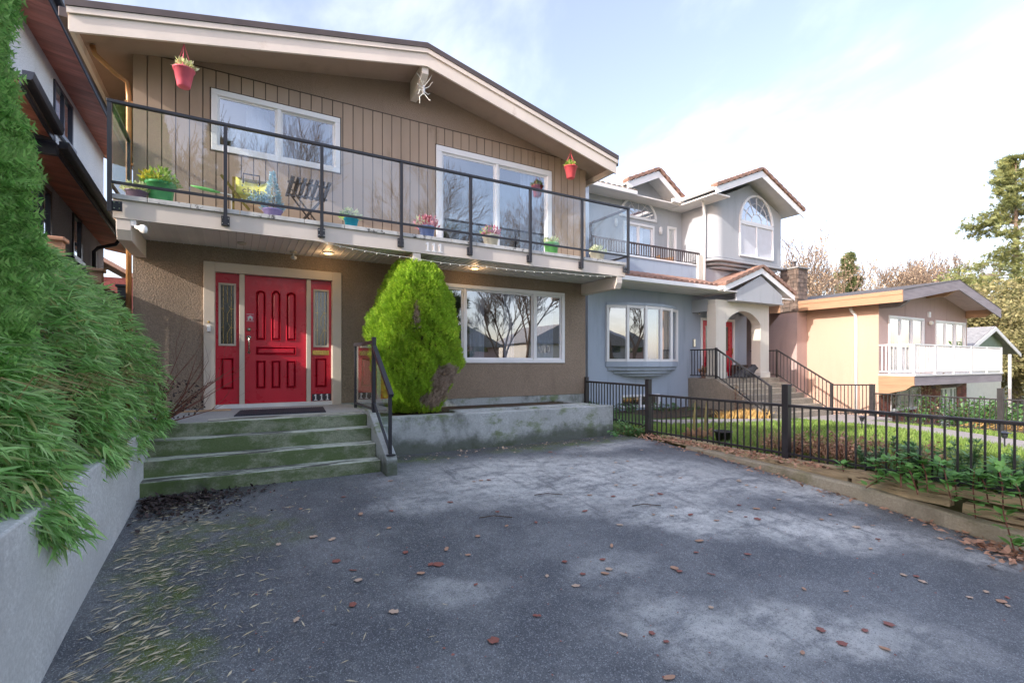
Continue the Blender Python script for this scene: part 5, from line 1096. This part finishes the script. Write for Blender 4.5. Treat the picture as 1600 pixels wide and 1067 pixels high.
DN=np.stack([.62+.25*np.cos(a),-.30+0*a,-.62+.62*np.sin(np.clip(a,-.3,1.6))-.25*(a<0)],1)+g.normal(0,.28,(NN,3))
P=np.repeat(PN,5,0)+g.normal(0,.018,(NN*5,3)); fan=np.tile(np.linspace(-1,1,5),NN)[:,None]; sidev=np.cross(DN,np.array([0,0,1.0])+g.normal(0,.4,(NN,3))); sidev/=np.linalg.norm(sidev,axis=1)[:,None]
D=np.repeat(DN,5,0)/1.1+fan*np.repeat(sidev,5,0)*.75+g.normal(0,.16,(NN*5,3)); P=P+D*.0
BL=[(0,0,0),(-.07,.28,.025),(.07,.28,.025),(0,.31,-.01),(-.045,.66,.01),(.045,.66,.01),(0,.7,-.03),(0,1.0,-.10)]; BF=[(0,1,3),(0,3,2),(1,4,6),(1,6,3),(3,6,5),(3,5,2),(4,7,6),(6,7,5)]
n_=len(P); sz=.13*(.55+.75*g.random(n_)); roll=g.normal(0,.6,n_)
# nearest outer leaves are separate parts
dist=np.hypot(P[:,0],P[:,1])+np.abs(P[:,2]-1.0)*.3; outer=np.argsort(dist+5*((P[:,0]+.25*P[:,2])<-1.05))[:3600:12][:290]
mask=np.zeros(n_,bool); mask[outer]=True
V,F=scatter(P[~mask],D[~mask],BL,BF,sz[~mask],roll[~mask]); tag(npmesh('foliage',V,F,M['bamboo'],BB),kind='stuff')
lm=MB().add(BL,BF); lm=local_mesh(lm,'leaf',M['bamboo'])
for i in outer:
    d=Vector(D[i]).normalized(); inst(lm,'leaf',BB,Vector(P[i]),d.to_track_quat('Y','Z').to_euler(),(sz[i]*1.15,)*3)
n=1500; P2,a2=bamboo_pts(n,g); D2=np.stack([.5+0*a2,-.3+0*a2,-.5+0*a2],1)+g.normal(0,.5,(n,3)); V,F=scatter(P2,D2,BL,BF,.13,g.normal(0,1,n)); tag(npmesh('dry_leaves',V,F,M['bamboo_pale'],BB),kind='stuff')
q=MB()
for i in range(70):
    y=3.2+3.4*random.random(); x0=-1.7+.5*random.random(); q.tube([(x0,y,.5),(x0+.15,y+.05,.9),(x0+.35,y+random.uniform(-.1,.1),1.25),(x0+.6,y+random.uniform(-.2,.2),1.15)],[.008,.007,.005,.002],4)
tag(q.build('canes',M['cane'],BB),kind='stuff')
q=MB(); q.add([(-1.75,3.1,.5),(-1.0,3.1,.5),(-1.0,6.5,.5),(-1.75,6.5,.5),(-1.7,3.2,1.3),(-1.15,3.2,1.15),(-1.15,6.4,1.3),(-1.7,6.4,1.6)],[(0,3,2,1),(4,5,6,7),(0,1,5,4),(1,2,6,5),(2,3,7,6),(3,0,4,7)]).build('dark_shade_core',M['thuja_in'],BB)  # solid dark core, stands in for shaded depth between the leaves
# bare shrub beside the steps
TS=thing('bare_shrub',(-.95,6.75,.58),'bare reddish brown twiggy shrub between the bamboo and the front door','shrub')
r_=random.Random(12)
def twig(q,p,d,l,r,depth):
    pts=[p]; rs=[r]; dd=Vector(d)
    for i in range(4):
        dd=(dd+Vector((r_.uniform(-.18,.18),r_.uniform(-.18,.18),r_.uniform(-.05,.16)))).normalized(); pts.append(pts[-1]+dd*l/4); rs.append(r*(1-.2*(i+1)))
        if depth>0 and i>0 and r_.random()<.6: twig(q,pts[-1],(dd+Vector((r_.uniform(-.7,.7),r_.uniform(-.7,.7),r_.uniform(-.1,.6)))).normalized(),l*.5,rs[-1]*.7,depth-1)
    q.tube(pts,rs,4)
for k in range(16):
    q=MB(); twig(q,Vector((-.80+r_.uniform(-.10,.12),6.78+r_.uniform(-.10,.12),.62)),Vector((r_.uniform(.15,.95),r_.uniform(-.25,.05),r_.uniform(.05,1.1))).normalized(),r_.uniform(.6,1.05),.012,2); q.build('stem',M['twig'],TS)
P,D=ellip(160,(-.55,6.75,.9),(.25,.15,.22),seed=3); V,F=scatter(P,g.normal(0,1,(160,3)),LEAF_V_W,LEAF_F,.035,g.random(160)*6); tag(npmesh('dead_leaves',V,F,M['mulchleaf'],TS),kind='stuff')
# ---------------------------------------------------------------- litter on the driveway
def on_drive(x,y): return prof(y)+.006*math.sin(x*1.7+y)*math.cos(y*1.3)
def litter(name,pts,m,size,tv=LEAF_V_W,tf=LEAF_F,label=None,tilt=.12,dirs=None,lift=.006,kind='stuff',cat='leaves'):
    P=np.array([(x,y,on_drive(x,y)+lift+abs(g.normal(0,.004))) for x,y in pts]); n=len(P); D=np.stack([g.normal(0,1,n),g.normal(0,1,n),g.normal(0,tilt,n)],1) if dirs is None else dirs
    V,F=scatter(P,D,tv,tf,size*(.6+.8*g.random(n)),g.normal(0,.25,n)); o=npmesh(name,V,F,M[m],None); return tag(o,label,cat,kind=kind)
n=1100; pts=[(-.82+abs(g.normal(0,.36))+.12*g.random(),2.0+4.0*g.random()**.9) for _ in range(n)]; dirs=np.stack([.9+g.normal(0,.3,n),.45+g.normal(0,.5,n),g.normal(0,.06,n)],1)
litter('bamboo_litter',pts,'litter',.07,[(0,0,0),(-.07,.4,.03),(.07,.4,.03),(0,1,0)],[(0,1,2),(1,3,2)],'pale dry bamboo leaves strewn over the asphalt beside the left wall',dirs=dirs)
litter('bamboo_litter',[(x+.8*abs(g.normal())+.3,y) for x,y in pts[:160]],'litter',.055,[(0,0,0),(-.07,.4,.03),(.07,.4,.03),(0,1,0)],[(0,1,2),(1,3,2)],'thinly scattered pale dry bamboo leaves farther out on the asphalt')
pts=[(-.80+abs(g.normal(0,.42)),6.1-abs(g.normal(0,.32))) for _ in range(900)]
litter('rotten_leaves',pts,'mulchleaf',.05,label='black rotting leaves heaped in the corner at the left end of steps',tilt=.4,lift=.015)
litter('leaf_litter',[(6.45-abs(g.normal(0,.10)),6.6-6.2*g.random()) for _ in range(330)],'leafbrown',.055,label='brown leaves gathered along the foot of the right kerb',tilt=.3)
litter('leaf_litter',[(6.35-abs(g.normal(0,.22)),1.55+g.normal(0,.22)) for _ in range(220)],'leafbrown',.07,label='heap of brown leaves against the kerb at the right picture edge',tilt=.4,lift=.02)
litter('leaf_litter',[(1.9+4.6*g.random(),7.0-abs(g.normal(0,.18))) for _ in range(120)],'leafpale',.045,label='pale leaf bits along the foot of the low mossy wall',tilt=.3)
litter('leaf_litter',[(.0+6.2*g.random(),1.2+5.2*g.random()) for _ in range(420)],'leafred',.018,label='fine reddish leaf crumbs scattered all over the asphalt')
# larger single leaves
r_=random.Random(21)
def leafmesh(kind,m):
    q=MB(); n=12
    for i in range(n):
        a=2*math.pi*i/n; r=(1.0 if kind==0 else (.62+.38*abs(math.cos(2.5*a))))*.5; q.v.append((r*math.cos(a)*(.72 if kind==0 else 1),r*math.sin(a),.025*math.sin(a*3+kind)+.01))
    q.v.append((0,0,0)); q.f+= [(i,(i+1)%n,n) for i in range(n)]; q.v.append((0,-.72,.02)); q.f.append((9,n+1,n)); return local_mesh(q,'fallen_leaf',M[m])
lms={('dry brown',0):leafmesh(0,'leafbrown'),('wet dark red',1):leafmesh(1,'leafred'),('pale tan',1):leafmesh(1,'leafpale')}
keys=list(lms)
for i in range(126):
    k=keys[i%3]; x=r_.uniform(.2,6.3); y=r_.uniform(1.3,6.7) if i%2 else r_.uniform(1.3,4.5)
    o=inst(lms[k],'fallen_leaf',None,(x,y,on_drive(x,y)+.008),(r_.uniform(-.06,.06),r_.uniform(-.06,.06),r_.uniform(0,6.28)),(r_.choice([.035,.045,.05,.06,.075,.09])*r_.uniform(.7,1.2),r_.uniform(.04,.085),.06))
    tag(o,'single %s fallen leaf lying flat on the open asphalt of the driveway'%k[0],'leaf','%s leaves lying on the driveway'%k[0])
o=inst(lms[('wet dark red',1)],'fallen_leaf',None,(1.15,6.55,.29),(0,.1,1),(.10,)*3); tag(o,'red fallen leaf on the right end of second mossy step','leaf'); o.location=(1.15,6.60,.456)
for i in range(3):
    x,y=((2.05,4.25),(2.9,4.6),(3.7,3.9))[i]; q=MB(); q.tube([(x,y,on_drive(x,y)+.01),(x+.14,y-.03,on_drive(x,y)+.018),(x+.3,y-.12,on_drive(x,y-.1)+.01)],.005,4); tag(q.build('stick',M['bark_dark']),['thin dark stick lying on the pale patch nearest the steps','thin dark stick in the middle of pale dry patch','thin dark stick near the lower edge of the dry patch'][i],'stick')
# ---------------------------------------------------------------- grass and planting behind the fence
def terr(x,y): return zt(x)+.01
n=52000; X=6.85+9.5*g.random(n)**1.35; Y=-.5+8.2*g.random(n); k=np.array([not(abs(x-(14.9 if y>5.5 else 14.9-(5.5-y)*.75))<.75) for x,y in zip(X,Y)]); X,Y=X[k],Y[k]; n=len(X)
P=np.stack([X,Y,np.array([terr(x,y) for x,y in zip(X,Y)])],1); D=np.stack([g.normal(0,.45,n),g.normal(0,.45,n),np.ones(n)],1)
V,F=scatter(P,D,[(-.12,0,0),(.12,0,0),(0,1,.12)],[(0,1,2)],.075*(.5+g.random(n)),g.random(n)*6.28); tag(npmesh('grass',V,F,M['grass']),'short green grass of the lawn behind the black fence','grass',kind='stuff')
def tuft(name,x,y,z,n,h,spread,m,label,cat,seed=0,wd=.03,size=None,group=None,stemmy=True):
    gg=np.random.default_rng(seed); t=thing(name,(x,y,z),label,cat,group); P=np.stack([x+spread*gg.normal(0,.5,n),y+spread*gg.normal(0,.5,n),z+0*gg.random(n)],1)
    D=np.stack([gg.normal(0,.5,n),gg.normal(0,.5,n),np.ones(n)*1.0],1); V,F=scatter(P,D,[(-wd,0,0),(wd,0,0),(wd*.8,.5,.05),(-wd*.8,.5,.05),(0,1,-.12)],[(0,1,2),(0,2,3),(3,2,4)],h*(.5+.6*gg.random(n)),gg.random(n)*6.28); tag(npmesh('stems',V,F,M[m],t),kind='stuff'); return t
def leafy(name,x,y,z,r,h,n,m,label,cat,seed=0,size=.06,group=None,stem='twig',flat=False):
    gg=np.random.default_rng(seed); t=thing(name,(x,y,z),label,cat,group); ns=max(4,int(n/40)); q=MB(); P=[]
    for i in range(ns):
        a=gg.random()*6.28; rr=r*gg.random()**.5; e=(x+rr*math.cos(a),y+rr*math.sin(a),z+h*(.45+.55*gg.random())); b0=(x+rr*.3*math.cos(a),y+rr*.3*math.sin(a),z-.03); mid=((e[0]+b0[0])/2+.03*gg.normal(),(e[1]+b0[1])/2,(e[2]+b0[2])/2+.05*h)
        q.tube([b0,mid,e],[.006,.005,.002],4)
        for k in range(int(n/ns)): u=.25+.75*gg.random(); P.append((b0[0]+(e[0]-b0[0])*u+.03*gg.normal(),b0[1]+(e[1]-b0[1])*u+.03*gg.normal(),b0[2]+(e[2]-b0[2])*u+.04*gg.normal()*h))
    q.build('stems',M[stem],t); P=np.array(P); D=P-np.array([x,y,z+h*.2]); D[:,2]*=.4; D+=gg.normal(0,.35*r,D.shape); V,F=scatter(P,D,LEAF_V_W,LEAF_F,size*(.55+.8*gg.random(len(P))),gg.normal(0,.5,len(P))); tag(npmesh('foliage',V,F,M[m],t),kind='stuff'); return t
leafy('ivy_clump',6.45,6.95,-.08,.42,.28,700,'ivy','low green creeper at the end of the low concrete wall','creeper',1,.06)
leafy('ivy_clump',7.3,8.6,-.05,.5,.35,500,'ivy','green creeper behind the short fence beside the brown house corner','creeper',2,.06)
for i,(x,y,h) in enumerate(((9.3,10.7,.35),(10.2,10.75,.30),(11.2,10.7,.38),(12.2,10.6,.34),(8.6,10.4,.4))): leafy('flowerbed_shrub',x,y,zt(x)-.02,.5,h,420,'ivy' if i%2 else 'hedge',['low green plant under the left end of the basement window','low dark plant below the basement window','low green plant right of the basement window','low dark plant beside the pebbled landing','straggly plant left of the basement window'][i],'shrub',30+i,.06)
MB().box(9.3,13.0,9.1,11.1,-.4,-.12).build('flower_bed',M['soil'])['kind']='structure'
for i in range(7): 
    x=12.2+.32*i*.5+.1; y=8.9-.1*(i%3); tuft('withered_hosta',11.9+i*.24,8.9-.13*(i%3),zt(12.5)+.0,150,.26,.30,'goldleaf','clump of golden withered leaves at the foot of the pebbled stairs, one of a row','plant',40+i,.09,group='golden withered plants below the stairs')
leafy('berry_plant',13.0,9.3,-.28,.2,1.0,90,'budtwig','tall thin plant with orange leaves beside the stair railing','plant',50,.07)
for i,(x,y,l) in enumerate(((7.05,5.9,'dry yellow stalk behind the first fence panel, left one'),(7.12,5.72,'dry yellow stalk behind the first fence panel, right one'))):
    t=thing('dry_stalk',(x,y,0),l,'stalk'); q=MB(); q.tube([(x,y,-.03),(x+.02,y,.4),(x+.05,y,.62),(x+.1,y-.02,.72)],[.025,.02,.014,.004],6); q.build('stem',M['cane'],t); flower_cloud((x,y,0),.12,30,'weed',t,'leaves',.12)
# dead weeds, spurge and bramble near the second fence panel
for i,(x,y,r,h,n) in enumerate(((7.0,4.1,.25,.35,350),(7.1,3.75,.3,.42,420),(7.0,3.4,.28,.42,420),(7.25,3.1,.3,.4,380),(7.5,3.6,.35,.3,300),(7.6,2.7,.35,.35,300),(7.2,4.5,.3,.28,260))):
    leafy('dead_weed',x,y,-.03,r,h,n,'weed' if i%2 else 'leafbrown',['tangle of brown dead weeds just past the second fence post','darker dead weeds behind the second fence panel','knee high brown weeds in the middle of the second fence panel','brown weeds left of the spurge with whorled leaves','sparse brown weeds farther in on the lawn','sparse weeds near the path light side of the second panel','low brown weeds before the second fence post'][i],'weeds',60+i,.05,'dead weeds behind the fence')
    tuft('dry_grass',x+.1,y+.1,-.03,110,.40,.28,'weed','wisps of dry brown grass among the weeds behind the fence','grass',80+i,.012,group='dry grass among the dead weeds')
for i,(x,y,h,l) in enumerate(((6.85,3.05,.30,'small grey green spurge poking through the middle of the fence panel'),(6.9,2.55,.42,'tall grey green spurge behind the bramble leaves'),(7.0,2.2,.5,'tallest spurge with narrow whorled leaves behind the fence'),(6.95,1.75,.45,'bushy spurge near the right picture edge'),(6.75,1.55,.28,'low bright green spurge hanging over the kerb at right'),(7.4,2.9,.42,'spurge standing among the brown weeds'))):
    t=thing('spurge_plant',(x,y,-.03),l,'plant'); gg=np.random.default_rng(90+i)
    for k in range(7):
        a=gg.random()*6.28; q=MB(); e=Vector((x+.14*math.cos(a)*gg.random(),y+.14*math.sin(a),-.03+h*(.6+.4*gg.random()))); q.tube([(x,y,-.04),e],[.006,.004],4); st_=q.build('stem',M['spurge'],t)
        n=90; u=.2+.8*gg.random(n)**.6; ph=gg.random(n)*6.28; b0=np.array([x,y,-.04]); ee=np.array(e[:]); P=b0+(ee-b0)*u[:,None]; D=np.stack([np.cos(ph),np.sin(ph),.25+.9*(u>.93)],1); V,F=scatter(P,D,[(0,0,0),(-.1,.4,.03),(.1,.4,.03),(0,1,-.08)],[(0,1,2),(1,3,2)],.075,gg.normal(0,.3,n)); tag(npmesh('leaves',V,F,M['spurge'],t),kind='stuff')
BR=thing('bramble',(6.6,2.3,0),'green bramble with broad leaves trailing through the fence and over the kerb','bramble')
lb=[(0,0,0),(-.28,.25,.05),(.28,.25,.05),(0,.3,0),(-.33,.55,.04),(.33,.55,.04),(0,.6,0),(0,1,-.08)]; lbf=[(0,1,3),(0,3,2),(1,4,6),(1,6,3),(3,6,5),(3,5,2),(4,7,6),(6,7,5)]
blm=local_mesh(MB().add(lb,lbf),'leaf',M['bramble']); r_=random.Random(5)
canes=[[(6.85,3.0-.24*k,-.02),(6.68,2.95-.24*k,.12+.05*(k%3)),(6.52,2.85-.24*k,.10),(6.42,2.8-.24*k,-.06)] for k in range(7)]+[[(6.9,2.9-.3*k,0),(7.0,2.85-.3*k,.25),(7.1,2.7-.3*k,.30)] for k in range(5)]+[[(6.8,3.3,-.02),(6.6,3.25,.06),(6.52,3.2,-.02)],[(6.8,2.7,.0),(6.65,2.65,.2),(6.5,2.5,.1),(6.4,2.4,-.1)],[(6.85,2.4,.0),(6.65,2.3,.25),(6.48,2.2,.18),(6.35,2.1,-.1)],[(6.9,2.1,.0),(6.6,2.0,.2),(6.4,1.95,.08),(6.3,1.9,-.2)],[(6.9,1.9,0),(6.7,1.85,.3),(6.45,1.75,.15),(6.3,1.7,-.1),(6.2,1.6,-.4)],[(6.85,2.2,0),(6.7,2.5,.28),(6.62,2.9,.12)],[(6.7,2.6,-.02),(6.5,2.75,.02),(6.4,2.9,-.14)]]
for c_ in canes:
    MB().tube(c_,[.006]*len(c_),5).build('cane',M['twig'],BR)
    for (p0,p1) in zip(c_,c_[1:]):
        p0=Vector(p0);p1=Vector(p1); nn=max(2,int((p1-p0).length/.055))
        for k in range(nn):
            p=p0+(p1-p0)*(k+.5)/nn; az=r_.uniform(0,6.28)
            for dz in (-.9,0,.9):
                d=Vector((math.cos(az+dz)-.5,math.sin(az+dz)-.3,r_.uniform(.1,.7))).normalized(); inst(blm,'leaf',BR,p+d*.02,d.to_track_quat('Y','Z').to_euler(),(r_.uniform(.08,.135),)*3)
leafy('bindweed',7.3,1.9,-.03,.6,.25,900,'bramble','light green weedy ground cover behind the fence at the right edge','weeds',7,.06)
leafy('low_creeper',6.78,6.0,-.04,.25,.12,260,'ivy','small creeper at the foot of the fence post near the low wall','creeper',8,.045)
leafy('low_creeper',6.75,5.2,-.04,.25,.10,220,'ivy','thin creeper along the timber below the first fence panel','creeper',9,.045)
n=600; P=np.array([(6.6+.12*g.normal(),6.6-3.2*g.random(),-.015+.02*g.random()) for _ in range(n)]); V,F=scatter(P,g.normal(0,1,(n,3))*np.array([1,1,.3]),LEAF_V_W,LEAF_F,.055,g.random(n)*6); tag(npmesh('leaf_litter',V,F,M['leafbrown']),'dry leaves and twigs lying on the timber edging under the fence','leaves',kind='stuff')
# orange house garden
leafy('hedge_bush',20.5,6.3,-.95,1.2,1.15,2600,'hedge','rounded dark green bush in front of the green cottage garden','bush',15,.12)
leafy('hedge_bush',22.8,5.8,-1.2,1.3,1.0,2200,'hedge','dark green bush at the right edge behind the second fence','bush',16,.12)
leafy('climbing_shrub',20.9,7.5,-.9,.5,1.9,420,'budtwig','thin climbing shrub under the white balcony by the brick wall','shrub',17,.09)
leafy('climbing_shrub',19.6,7.4,-.8,.6,1.2,500,'ivy','green shrub in front of the lower window of the orange house','shrub',18,.09)

t=thing('straw_heap',(18.8,4.5,-.8),'pile of long straw coloured stems lying flat by the second fence','heap'); q=MB(); r_=random.Random(8)
for i in range(150): x=18.3+r_.uniform(0,1.8); y=4.4+r_.uniform(-.5,1.2); a=r_.uniform(-.5,.5); z=zt(x)+r_.uniform(.03,.4); q.tube([(x-.6*math.cos(a),y-.6*math.sin(a),z-.1),(x,y,z+.05),(x+.6*math.cos(a),y+.6*math.sin(a),z-.08)],.014,4)
tag(q.build('stems',M['goldleaf'],t),kind='stuff')
# ---------------------------------------------------------------- trees
def bare_tree(name,x,y,z,h,label,seed,m='bark',spread=.55,levels=5,leaves=0,leafm='budtwig',cat='tree',lean=0,group=None,r0=None,base=3,lsize=.16,twig_r=.012):
    r=random.Random(seed); q=MB(); tips=[]; trunk=MB()
    def grow(p,d,l,rad,lv,mb):
        pts=[p]; rs=[rad]; dd=Vector(d); n=3 if lv>1 else 2
        for i in range(n):
            dd=(dd+Vector((r.uniform(-.2,.2),r.uniform(-.2,.2),r.uniform(-.02,.12)))).normalized(); pts.append(pts[-1]+dd*(l/n)); rs.append(max(rad*(1-.35*(i+1)/n),twig_r*.4))
        mb.tube(pts,rs,6 if lv>=levels-1 else (4 if lv>1 else 3),cap=False)
        if lv<=1: tips.extend(pts[1:])
        if lv>0:
            k=base+(1 if lv>1 else 0)
            for j in range(k):
                u=.45+.55*(j+1)/k if lv<levels else .35+.65*(j+1)/k; i=min(int(u*n),n-1); pp=pts[i]+(pts[i+1]-pts[i])*(u*n-i) if u<1 else pts[-1]
                a=r.uniform(0,6.28); sx=dd.orthogonal().normalized(); sy=dd.cross(sx); s_=r.uniform(.6,1.2)*spread
                nd=(dd+(sx*math.cos(a)+sy*math.sin(a))*s_+Vector((0,0,.12))).normalized(); grow(pp,nd,l*r.uniform(.58,.78),max(rs[i]*.62,twig_r*.5),lv-1,q)
    rr=r0 or h*.022; t=thing(name,(x,y,z),label,cat,group); grow(Vector((x,y,z)),Vector((lean,0,1)).normalized(),h*.36,rr,levels,trunk)
    trunk.build('trunk',M[m],t,smooth=True); V=np.array(q.v); F=[f for f in q.f]; F3=[]; 
    me=bpy.data.meshes.new('branches'); l=wl(t); me.from_pydata([(a-l.x,b_-l.y,c-l.z) for a,b_,c in q.v],[],q.f); br=finish(me,'branches',M[m],t,True); br['kind']='stuff'
    if leaves:
        gg=np.random.default_rng(seed); T=np.array([tp[:] for tp in tips]); P=T[gg.integers(0,len(T),leaves)]+gg.normal(0,.12*h/8,(leaves,3)); V,F=scatter(P,gg.normal(0,1,(leaves,3)),LEAF_V_W,LEAF_F,lsize*(.6+.8*gg.random(leaves)),gg.random(leaves)*6); tag(npmesh('crown',V,F,M[leafm],t),kind='stuff')
    return t
def conifer(name,x,y,z,h,label,seed,m='conifer',rad=.22,n=9000,size=.5,gap=.0,cat='conifer',zlow=.12,two=False,droop=.25,top=.02):
    gg=np.random.default_rng(seed); t=thing(name,(x,y,z),label,cat); MB().tube([(x,y,z-.3),(x+.1,y,z+h*.5),(x,y,z+h*.98)],[h*.018,h*.012,.03],8).build('trunk',M['bark'],t)
    nb=int(h*6); q=MB(); P=[];D=[]
    for i in range(nb):
        u=zlow+(1-zlow)*(i+gg.random())/nb; u=min(u,.985); L_=h*rad*((1-u)**.75+top)*(.55+.6*gg.random()); a=gg.random()*6.28; zz=z+h*u; e=np.array([x+L_*math.cos(a),y+L_*math.sin(a),zz-droop*L_*(1-u)+.15*L_])
        b0=np.array([x,y,zz]); q.tube([tuple(b0),tuple((b0+e)/2+np.array([0,0,.05*L_])),tuple(e)],[.05*(1-u)+.02,.03,.012],4)
        k=max(6,int(n/nb)); uu=.22+.8*gg.random(k)**.7; lat=gg.normal(0,.13*L_+.08,(k,3)); lat[:,2]*=.35; P.append(b0+(e-b0)*uu[:,None]+lat); dv=np.tile((e-b0),(k,1))/max(L_,.1)+gg.normal(0,.55,(k,3)); D.append(dv)
    q.build('limbs',M['bark'],t); P=np.concatenate(P); D=np.concatenate(D); V,F=scatter(P,D,SPV2,SPF2,size*(.5+.8*gg.random(len(P))),gg.random(len(P))*6.28); tag(npmesh('crown',V,F,M[m],t),kind='stuff'); return t
def leafy_tree(name,x,y,z,h,r,label,seed,m,n,size=.3,cat='tree'):
    gg=np.random.default_rng(seed); t=thing(name,(x,y,z),label,cat); MB().tube([(x,y,z-.3),(x+.2,y,z+h*.4),(x,y,z+h*.8)],[h*.03,h*.02,.04],8).build('trunk',M['bark'],t)
    q=MB(); C=[]
    for i in range(46):
        d=gg.normal(0,1,3); d/=np.linalg.norm(d); rr=gg.random()**.4; c=np.array([x+d[0]*r*rr,y+d[1]*r*rr,z+h*.58+d[2]*h*.42*rr]); C.append(c); q.tube([(x,y,z+h*.3),tuple((np.array([x,y,z+h*.5])+c)/2),tuple(c)],[.08,.05,.02],4)
    q.build('limbs',M['bark'],t); C=np.array(C); k=gg.integers(0,len(C),n); off=gg.normal(0,1,(n,3)); off/=np.linalg.norm(off,axis=1)[:,None]; off*=(gg.random((n,1))**.5)*r*.34; P=C[k]+off*np.array([1,1,.7])
    V,F=scatter(P,off+gg.normal(0,.4,(n,3)),LEAF_V_W,LEAF_F,size*(.5+.9*gg.random(n)),gg.random(n)*6.28); tag(npmesh('crown',V,F,M[m],t),kind='stuff'); return t
# big trees at the right edge
conifer('tall_pine',53,13.6,-2,19.5,'tall airy pine with yellow green needles at the right picture edge',31,'yellowtree',.31,10000,.40,zlow=.2,cat='pine tree',top=.05)
conifer('tall_pine',50.5,10.2,-2,16.0,'second airy pine just cut by the right picture edge',32,'yellowtree',.31,8000,.40,zlow=.2,cat='pine tree',top=.06)
for i,(x,y,h,r,m,l) in enumerate(((46,14.2,9.5,3.6,'olivetree','broad olive yellow tree behind the green cottage roof'),(48,10.6,8.5,3.8,'yellowtree','yellow green tree below the tall pine'),(42,8.8,7.0,3.2,'olivetree','brownish tree beside the green cottage'),(44,12.6,7.2,2.8,'olivetree','olive tree rising above the right gable end of the orange house'),(40,6.4,6.5,3.0,'hedge','dark green tree at the right edge above the second fence'),(52,17.5,10.5,3.5,'yellowtree','yellow tree standing between the pine and the orange roof'))):
    leafy_tree('garden_tree',x,y,-2,h,r,l,70+i,m,17000,.21)
# bare trees on the skyline behind the roofs
def raypos(u,t): 
    a=(u-800)/760; th=R(29.6); return (t*(math.sin(th)+a*math.cos(th)),t*(math.cos(th)-a*math.sin(th)))
sky_trees=[(1236,58,13.0,5,'bark'),(1262,52,12.5,4,'bark_warm'),(1285,60,14.0,5,'bark_warm'),(1352,56,12.5,5,'bark_warm'),(1385,62,13.5,5,'bark'),(1420,55,12.0,5,'bark_warm'),(1455,60,13.5,5,'bark'),(1485,57,11.6,5,'bark_warm'),(1505,66,13.0,5,'bark')]
lab=['bare tree left of the stone chimney on the skyline','bare sunlit tree just right of the stone chimney','many stemmed bare tree left of the small spruce on the skyline','bare tree just right of the small spruce on the skyline','bare tree with last leaves over the middle of the orange house roof','bushy bare tree over the orange roof, left of the ridge','thin tall bare tree left of the orange house ridge','low bare tree close behind the orange house ridge','bare tree right of the orange house ridge']
for i,(u,t_,h,lv,m) in enumerate(sky_trees):
    x,y=raypos(u,t_); bare_tree('bare_tree',x,y,-2,h*1.42,lab[i],100+i,'bark',.48,lv,1500 if i%2 else 700,base=3,lsize=.2,twig_r=.045,r0=.26)
x,y=raypos(1326,50); conifer('spruce_tree',x,y,-2,14.6,'narrow green spruce rising above the orange house roof',33,'conifer',.17,7000,.42,zlow=.25)
# the far side of the street, seen in the window glass
for i,(x,y,h) in enumerate(((-3,-17,12),(3,-19,13),(8,-18,12),(14,-20,13),(20,-19,12),(27,-21,13),(-10,-19,12))):
    bare_tree('street_tree',x,y-(6 if i%2 else 0),-1.2,h*(1.6 if i%2 else .95),['bare street tree opposite the red front door','bare street tree opposite the driveway','bare street tree opposite the wide window','bare street tree opposite the blue house','bare street tree opposite the pebbled stairs','bare street tree opposite the orange house','bare street tree opposite the thuja hedge'][i],130+i,'bark',.6,6,0,base=3,twig_r=.028,r0=.2)
conifer('street_conifer',-1,-24,-1.2,19,'dark conifer across the street opposite the balcony',41,'conifer',.16,3500,.6)
conifer('street_conifer',17,-26,-1.2,15,'dark conifer across the street opposite the blue house',42,'conifer',.2,4500,.7)
for i,(x,wd,hh,m,l) in enumerate(((-14,9,4.6,'cream','cream house across the street, farthest left'),(-1,9,5,'grey','grey house across the street opposite the red door'),(11,9,4.2,'pale','pale house across the street opposite the driveway'),(23,9,4.8,'pink','pink house across the street opposite the blue house'),(36,9,5.4,'cream','cream house across the street, farthest right'))):
    t=thing('street_house',(x,-34,-1.2),l,'house'); wall_y((x-wd/2,x+wd/2,-1.3,hh-1.5),[(x-3,x-1,.2,1.6),(x+1,x+3,.2,1.6),(x-3,x-1,2.6,3.6),(x+1,x+3,2.6,3.6)],-34,-33.8).build('wall',M[m],t); MB().box(x-wd/2,x+wd/2,-42,-34.01,-1.3,hh-1.5).build('wall',M[m],t); MB().py([(x-wd/2-.6,hh-1.6),(x,hh+.9),(x+wd/2+.6,hh-1.6)],-42.5,-33.2).build('roof',M['shingle'],t)
    for a in (-3,1):
        for c in (.2,2.6): MB().box(x+a,x+a+2,-33.95,-33.9,c,c+1.4).build('window',M['pane'],t)
for i,x in enumerate((-14,-2,9,21,33)): leafy('street_hedge',x,-22,-1.3,6,2.2,1500,'hedge',['hedge across the street, %s one'%w_ for w_ in ('first','second','third','fourth','fifth')][i],'hedge',150+i,.35)
